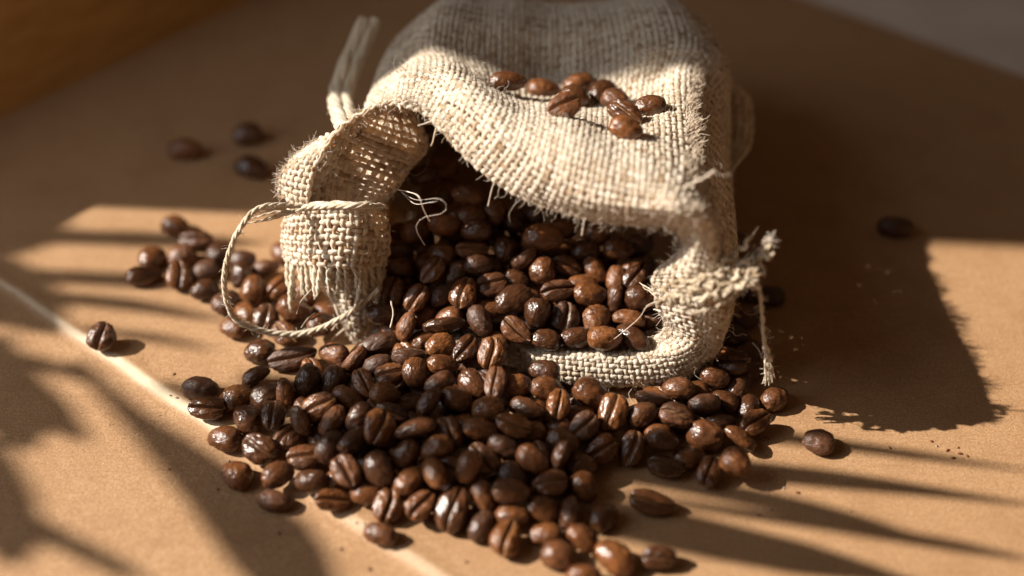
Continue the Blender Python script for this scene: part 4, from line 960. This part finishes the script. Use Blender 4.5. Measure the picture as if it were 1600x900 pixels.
 ('g', -1.43, 0.32, 2.19, 0.933, -0.272, 0.166, -0.169, 0.9, 0.87, 0.87),
 ('g', -0.69, 0.52, 2.22, 0.935, 0.234, -0.264, 0.045, 0.99, 0.89, 0.89),
 ('g', -1.75, 0.95, 2.64, 0.797, 0.122, 0.169, 0.567, 0.91, 0.93, 0.93),
]

# ---------- coffee beans ----------
def bean_mesh(seed, nt=40, nphi=54):
    P, F, cre = bean_points(nt, nphi, seed)
    n = P/np.linalg.norm(P/np.array([.25, .14, .11]), axis=1, keepdims=True)/np.array([.25, .14, .11]); n /= np.linalg.norm(n, axis=1, keepdims=True)
    d = np.array([noise.noise(Vector((p[0]*5+seed*7.1, p[1]*9, p[2]*9)))*.030+noise.noise(Vector((p[0]*11+seed*3.3, p[1]*24, p[2]*24)))*.007 for p in P])
    P = P+n*d[:, None]
    me = bpy.data.meshes.new('coffee_bean'); me.from_pydata([tuple(p*S) for p in P], [], F)
    me.attributes.new('crease', 'FLOAT', 'POINT').data.foreach_set('value', cre.astype(np.float32))
    me.polygons.foreach_set('use_smooth', np.full(len(F), True)); me.materials.append(M_bean); me.update(); return me
BM = [bean_mesh(k) for k in range(1, 16)]

def screen(p):
    v = np.asarray(p)-CAM; d = v@FWD; return 800+2222.2*v[0]/d, 450+2222.2*(v@DWN)/d

ZONES = [  # name, polygon test on the picture (pixels of the photograph), group
 ('resting on top of the sack', lambda x, y: y < 240 and x > 700, 'beans resting on the sack'),
  ('in the far dark of the sack', lambda x, y: 560 < x < 1060 and y < 340, 'beans inside the sack'),
 ('in the left dark of the sack', lambda x, y: 560 < x < 770 and y < 400, 'beans inside the sack'),
 ('in the right dark of the sack', lambda x, y: 560 < x < 1060 and y < 400, 'beans inside the sack'),
 ('at the left of the sack mouth', lambda x, y: 575 < x < 745 and y < 515, 'beans inside the sack'),
 ('in the middle of the sack mouth', lambda x, y: 745 <= x < 905 and y < 530, 'beans inside the sack'),
 ('at the right of the sack mouth', lambda x, y: 905 <= x < 1062 and y < 552, 'beans inside the sack'),
 ('at the far tip of the left spill', lambda x, y: x < 345 and y < 470, 'beans spilled left of the sack'),
 ('within the drawstring loop', lambda x, y: x < 520 and y < 524, 'beans spilled left of the sack'),
 ('in shade right of the sack', lambda x, y: x > 1105 and y < 600, 'beans right of the sack'),
 ('below the drawstring loop', lambda x, y: x < 470 and y < 625, 'beans in the spilled heap'),
 ('in the heap just below the hanging flap', lambda x, y: x < 600 and y < 600, 'beans in the spilled heap'),
 ('over the buried end of the sack lip', lambda x, y: x < 790 and y < 580, 'beans in the spilled heap'),
 ('on the heap edge along the paper fold', lambda x, y: x < 470, 'beans in the spilled heap'),
 ('at the front left of the heap', lambda x, y: x < 600 and y > 690, 'beans in the spilled heap'),
 ('in the left part of the heap', lambda x, y: x < 600, 'beans in the spilled heap'),
 ('in the heap left of centre', lambda x, y: x < 720 and y < 680, 'beans in the spilled heap'),
 ('at the heap front, left of centre', lambda x, y: x < 720, 'beans in the spilled heap'),
 ('in the heap right below the sack lip', lambda x, y: x < 1000 and y < 625, 'beans in the spilled heap'),
 ('in the centre of the heap', lambda x, y: x < 830 and y < 715, 'beans in the spilled heap'),
 ('at the front centre of the heap', lambda x, y: x < 830, 'beans in the spilled heap'),
 ('in the heap right of centre', lambda x, y: x < 960 and y < 715, 'beans in the spilled heap'),
 ('on the front tongue of the heap', lambda x, y: x < 960 and y < 812, 'beans in the spilled heap'),
 ('at the nearest tip of the heap', lambda x, y: x < 1060 and y >= 812, 'beans in the spilled heap'),
 ('in the right part of the heap', lambda x, y: x < 1080, 'beans in the spilled heap'),
 ('at the right end of the heap', lambda x, y: True, 'beans in the spilled heap')]
ORD = ['leftmost', 'second from left', 'third from left', 'fourth from left', 'fifth from left', 'sixth from left', 'seventh from left', 'eighth from left', 'ninth from left', 'tenth from left', 'eleventh from left', 'twelfth from left', 'thirteenth from left', 'fourteenth from left']
LONE = {(160, 528): 'single coffee bean with its crease up sitting on the paper fold at far left',
        (1280, 683): 'single round-backed coffee bean on sunlit paper just right of the heap',
        (1400, 350): 'single blurred coffee bean on shaded paper far right of the sack',
        (289, 230): 'leftmost of three blurred dark beans on shaded paper behind the spill',
        (385, 207): 'farthest of three blurred dark beans on shaded paper behind the spill',
        (393, 258): 'nearest of three blurred dark beans on shaded paper behind the spill',
        (1020, 783): 'single crease-up coffee bean on paper right of the heap front',
        (593, 830): 'dark bean lying flat on the paper before the heap, by the fold'}
def build_beans():
    recs = []
    low = [r for r in BEAN_DATA if r[0] == 'g']; P0, F0, c0 = bean_points(16, 20, 3); VV = []; FF = []
    tri = np.array([f[:3] for f in F0]+[(f[0], f[2], f[3]) for f in F0 if len(f) == 4])
    for r in low:
        R3 = np.array(Quaternion(r[4:8]).to_matrix()); FF.append(tri+len(P0)*len(VV)); VV.append((P0*np.array(r[8:11]))@R3.T+np.array(r[1:4]))
    link('coffee_beans_below', mesh_np('coffee_beans_below', np.concatenate(VV), np.concatenate(FF)), M_bean, label='dark beans buried in the heap beneath the uppermost ones', cat='coffee beans', kind='stuff')
    for k, row in enumerate([r for r in BEAN_DATA if r[0] != 'g']):
        typ = row[0]; c = np.array(row[1:4], float); q = Quaternion(row[4:8]); s = row[8:11]
        if c[2] < 1.3 and typ not in 'TU': c[2] += paper_z(c[0], c[1])*(1 if c[2] < .7 else .6)
        up = q @ Vector((0, 0, 1)); view = Vector(CAM-c).normalized(); f = up.dot(view)
        face = 'rounded back' if f > .3 else ('creased face' if f < -.3 else 'side')
        x, y = screen(c); recs.append([k, typ, c, q, s, face, x, y, None, None])
    cells = {}
    for r in recs:
        lone = [l for (a, b), l in LONE.items() if math.hypot(r[6]-a, r[7]-b) < 22 and r[1] != 'f']
        if lone and lone[0] not in [z[8] for z in recs]: r[8] = lone[0]; r[9] = 'single beans lying apart'; continue
        for zn, fn, grp in ZONES:
            if fn(r[6], r[7]): cells.setdefault((zn, r[5], r[1] == 'f'), []).append(r); r[9] = grp; break
    for (zn, face, low), rs in cells.items():
        rs.sort(key=lambda r: r[6])
        for i, r in enumerate(rs):
            w = '' if len(rs) == 1 else ('rightmost' if i == len(rs)-1 else ORD[min(i, 13)])+' '
            r[8] = f"{w}{'half-buried ' if low else ''}bean {zn}, {face} up"
    for k, typ, c, q, s, face, x, y, lab, grp in recs:
        o = bpy.data.objects.new('coffee_bean', BM[(k*7+k//11) % len(BM)]); col.objects.link(o)
        o.location = c*S; o.rotation_mode = 'QUATERNION'; o.rotation_quaternion = q; o.scale = s
        o['label'] = lab; o['category'] = 'coffee bean'; o['group'] = grp
build_beans()

def build_crumbs():                        # chaff and crumbs lying round the heap
    q = np.random.default_rng(8); V = []; F = []
    spots = [PZ(a, b, 0) for a, b in ((1455,690),(1463,697),(1497,700),(1500,709),(1490,716),(1511,713),(1480,704),(1390,700),(1246,770),(1330,800))]
    for k in range(70):
        c = PZ(q.uniform(250, 1250), q.uniform(560, 890), 0); spots.append(c)
    for k, c in enumerate(spots):
        r = q.uniform(.018, .05) if k > 9 else q.uniform(.025, .045); n0 = len(V); st = q.uniform(1, 2.2); an = q.uniform(0, 6.3)
        for j in range(6):
            a = j*math.pi/3; x = r*st*math.cos(a)*q.uniform(.7, 1.2); y = r*math.sin(a)*q.uniform(.7, 1.2)
            V.append((c[0]+x*math.cos(an)-y*math.sin(an), c[1]+x*math.sin(an)+y*math.cos(an), paper_z(c[0], c[1])+.02))
        V.append((c[0], c[1], paper_z(c[0], c[1])+.02+r*.7))
        for j in range(6): F.append((n0+j, n0+(j+1) % 6, n0+6))
    link('bean_crumbs', mesh_np('bean_crumbs', V, F, smooth=False), M_bean, label='tiny dark crumbs and chaff scattered on the paper around the beans', cat='crumbs', kind='stuff')
build_crumbs()

# ---------- what shades the table: window wall edge and a fan palm, left of the picture ----------
slab('window_wall', -47, -44, 3.0+.0717*45.5, 60, -.4, 95, M_plaster, label='plain white wall beside the window left of the table', cat='wall')
def build_palm():
    def at(g, L): return np.array([g[0], g[1], 0])+SUN*L
    hub = at((-16.5, 1.0), 74.0)
    root = empty('palm_plant', (hub[0]-6, hub[1]+4, -.4), 'potted palm by the window left of the table', 'plant')
    # leaflets: points their shadows pass on the paper, and half widths in cm
    LF = [([(40,368),(240,374),(420,380)], (.35,.38,.12)), ([(30,430),(200,438),(340,446)], (.3,.34,.08)), ([(40,462),(200,476),(370,505)], (.25,.28,.06)),
          ([(120,515),(240,528),(340,550)], (.12,.18,.05)), ([(980,655),(1100,669),(1220,683),(1640,740)], (.05,.2,.22,.12)),
          ([(380,590),(640,655),(900,722),(1187,737),(1640,792)], (.25,.75,.6,.34,.2)), ([(300,600),(760,700),(1220,787),(1500,862)], (.1,.28,.30,.1)), ([(900,760),(1150,800),(1400,838),(1640,880)], (.05,.16,.2,.1)),
          ([(250,600),(640,735),(1067,833),(1450,915)], (.15,.5,.62,.35)), ([(110,560),(193,643),(330,765),(520,960)], (.15,.3,.75,1.3)),
          ([(30,560),(90,575),(165,605)], (.3,.22,.05)), ([(10,600),(70,640),(130,690)], (.7,.5,.1)), ([(0,800),(90,842),(220,905)], (.4,.25,.2)),
          ([(-60,330),(30,360),(110,345)], (1.6,1.3,.3)), ([(-60,440),(30,470),(100,520)], (1.6,1.1,.3)), ([(-80,560),(0,620),(40,700)], (1.6,1.0,.5)), ([(-90,720),(-10,790),(20,880)], (1.4,.8,.5))]
    for k, (pts, ws) in enumerate(LF):
        n = 18; C = catmull(np.array([PZ(a, b, 0)[:2] for a, b in pts]), n, False); W = np.interp(np.linspace(0, 1, n), np.linspace(0, 1, len(ws)), ws)
        W = W*np.minimum(1, (1-np.linspace(0, 1, n))*6+.1)
        tg = np.gradient(C, axis=0); tg /= np.linalg.norm(tg, axis=1, keepdims=True); sd = np.stack([-tg[:, 1], tg[:, 0]], 1); V = []; F = []
        for i in range(n):
            L = max(40.0, 62-1.1*(C[i, 0]+15))+2.0*math.sin(k*2.1)
            for o_, dz in ((-W[i], 0), (0, -.3*W[i]), (W[i], 0)): V.append(at(C[i]+sd[i]*o_, L+dz))
        V = V+[v+np.array([.03, 0, .05]) for v in V]; m_ = n*3
        for i in range(n-1):
            for j in range(2):
                a0 = i*3+j; F.append((a0, a0+1, a0+4, a0+3)); F.append((m_+a0+3, m_+a0+4, m_+a0+1, m_+a0))
            F.append((i*3, i*3+3, m_+i*3+3, m_+i*3)); F.append((i*3+2, m_+i*3+2, m_+i*3+5, i*3+5))
        adopt(link('leaflet', mesh_np('leaflet', V, F), M_leaf), root)
    P = np.array([hub, hub+[-2, 1, -3], hub+[-5, 3, -16], hub+[-6, 4, -hub[2]+9]]); C = catmull(P, 30, False)
    V, F = tubes(C[None], np.tile([0., 1, 0], (1, 30, 1)), np.full((1, 30), .5), np.full((1, 30), .5), 8); adopt(link('stalk', mesh_np('stalk', V, F), M_leaf), root)
    px, py = hub[0]-6, hub[1]+4; prof = [(4.5, -.4), (6.2, 8.5), (6.6, 8.6), (6.7, 9.8), (6.1, 9.8), (5.9, 8.8), (.1, 8.7)]; V = []; F = []
    for r, z in prof:
        for j in range(28): V.append((px+r*math.cos(j*math.pi/14), py+r*math.sin(j*math.pi/14), z))
    for i in range(len(prof)-1):
        for j in range(28): k = (j+1) % 28; F.append((i*28+j, i*28+k, i*28+28+k, i*28+28+j))
    adopt(link('pot', mesh_np('pot', V, F), M_pot), root)
build_palm()
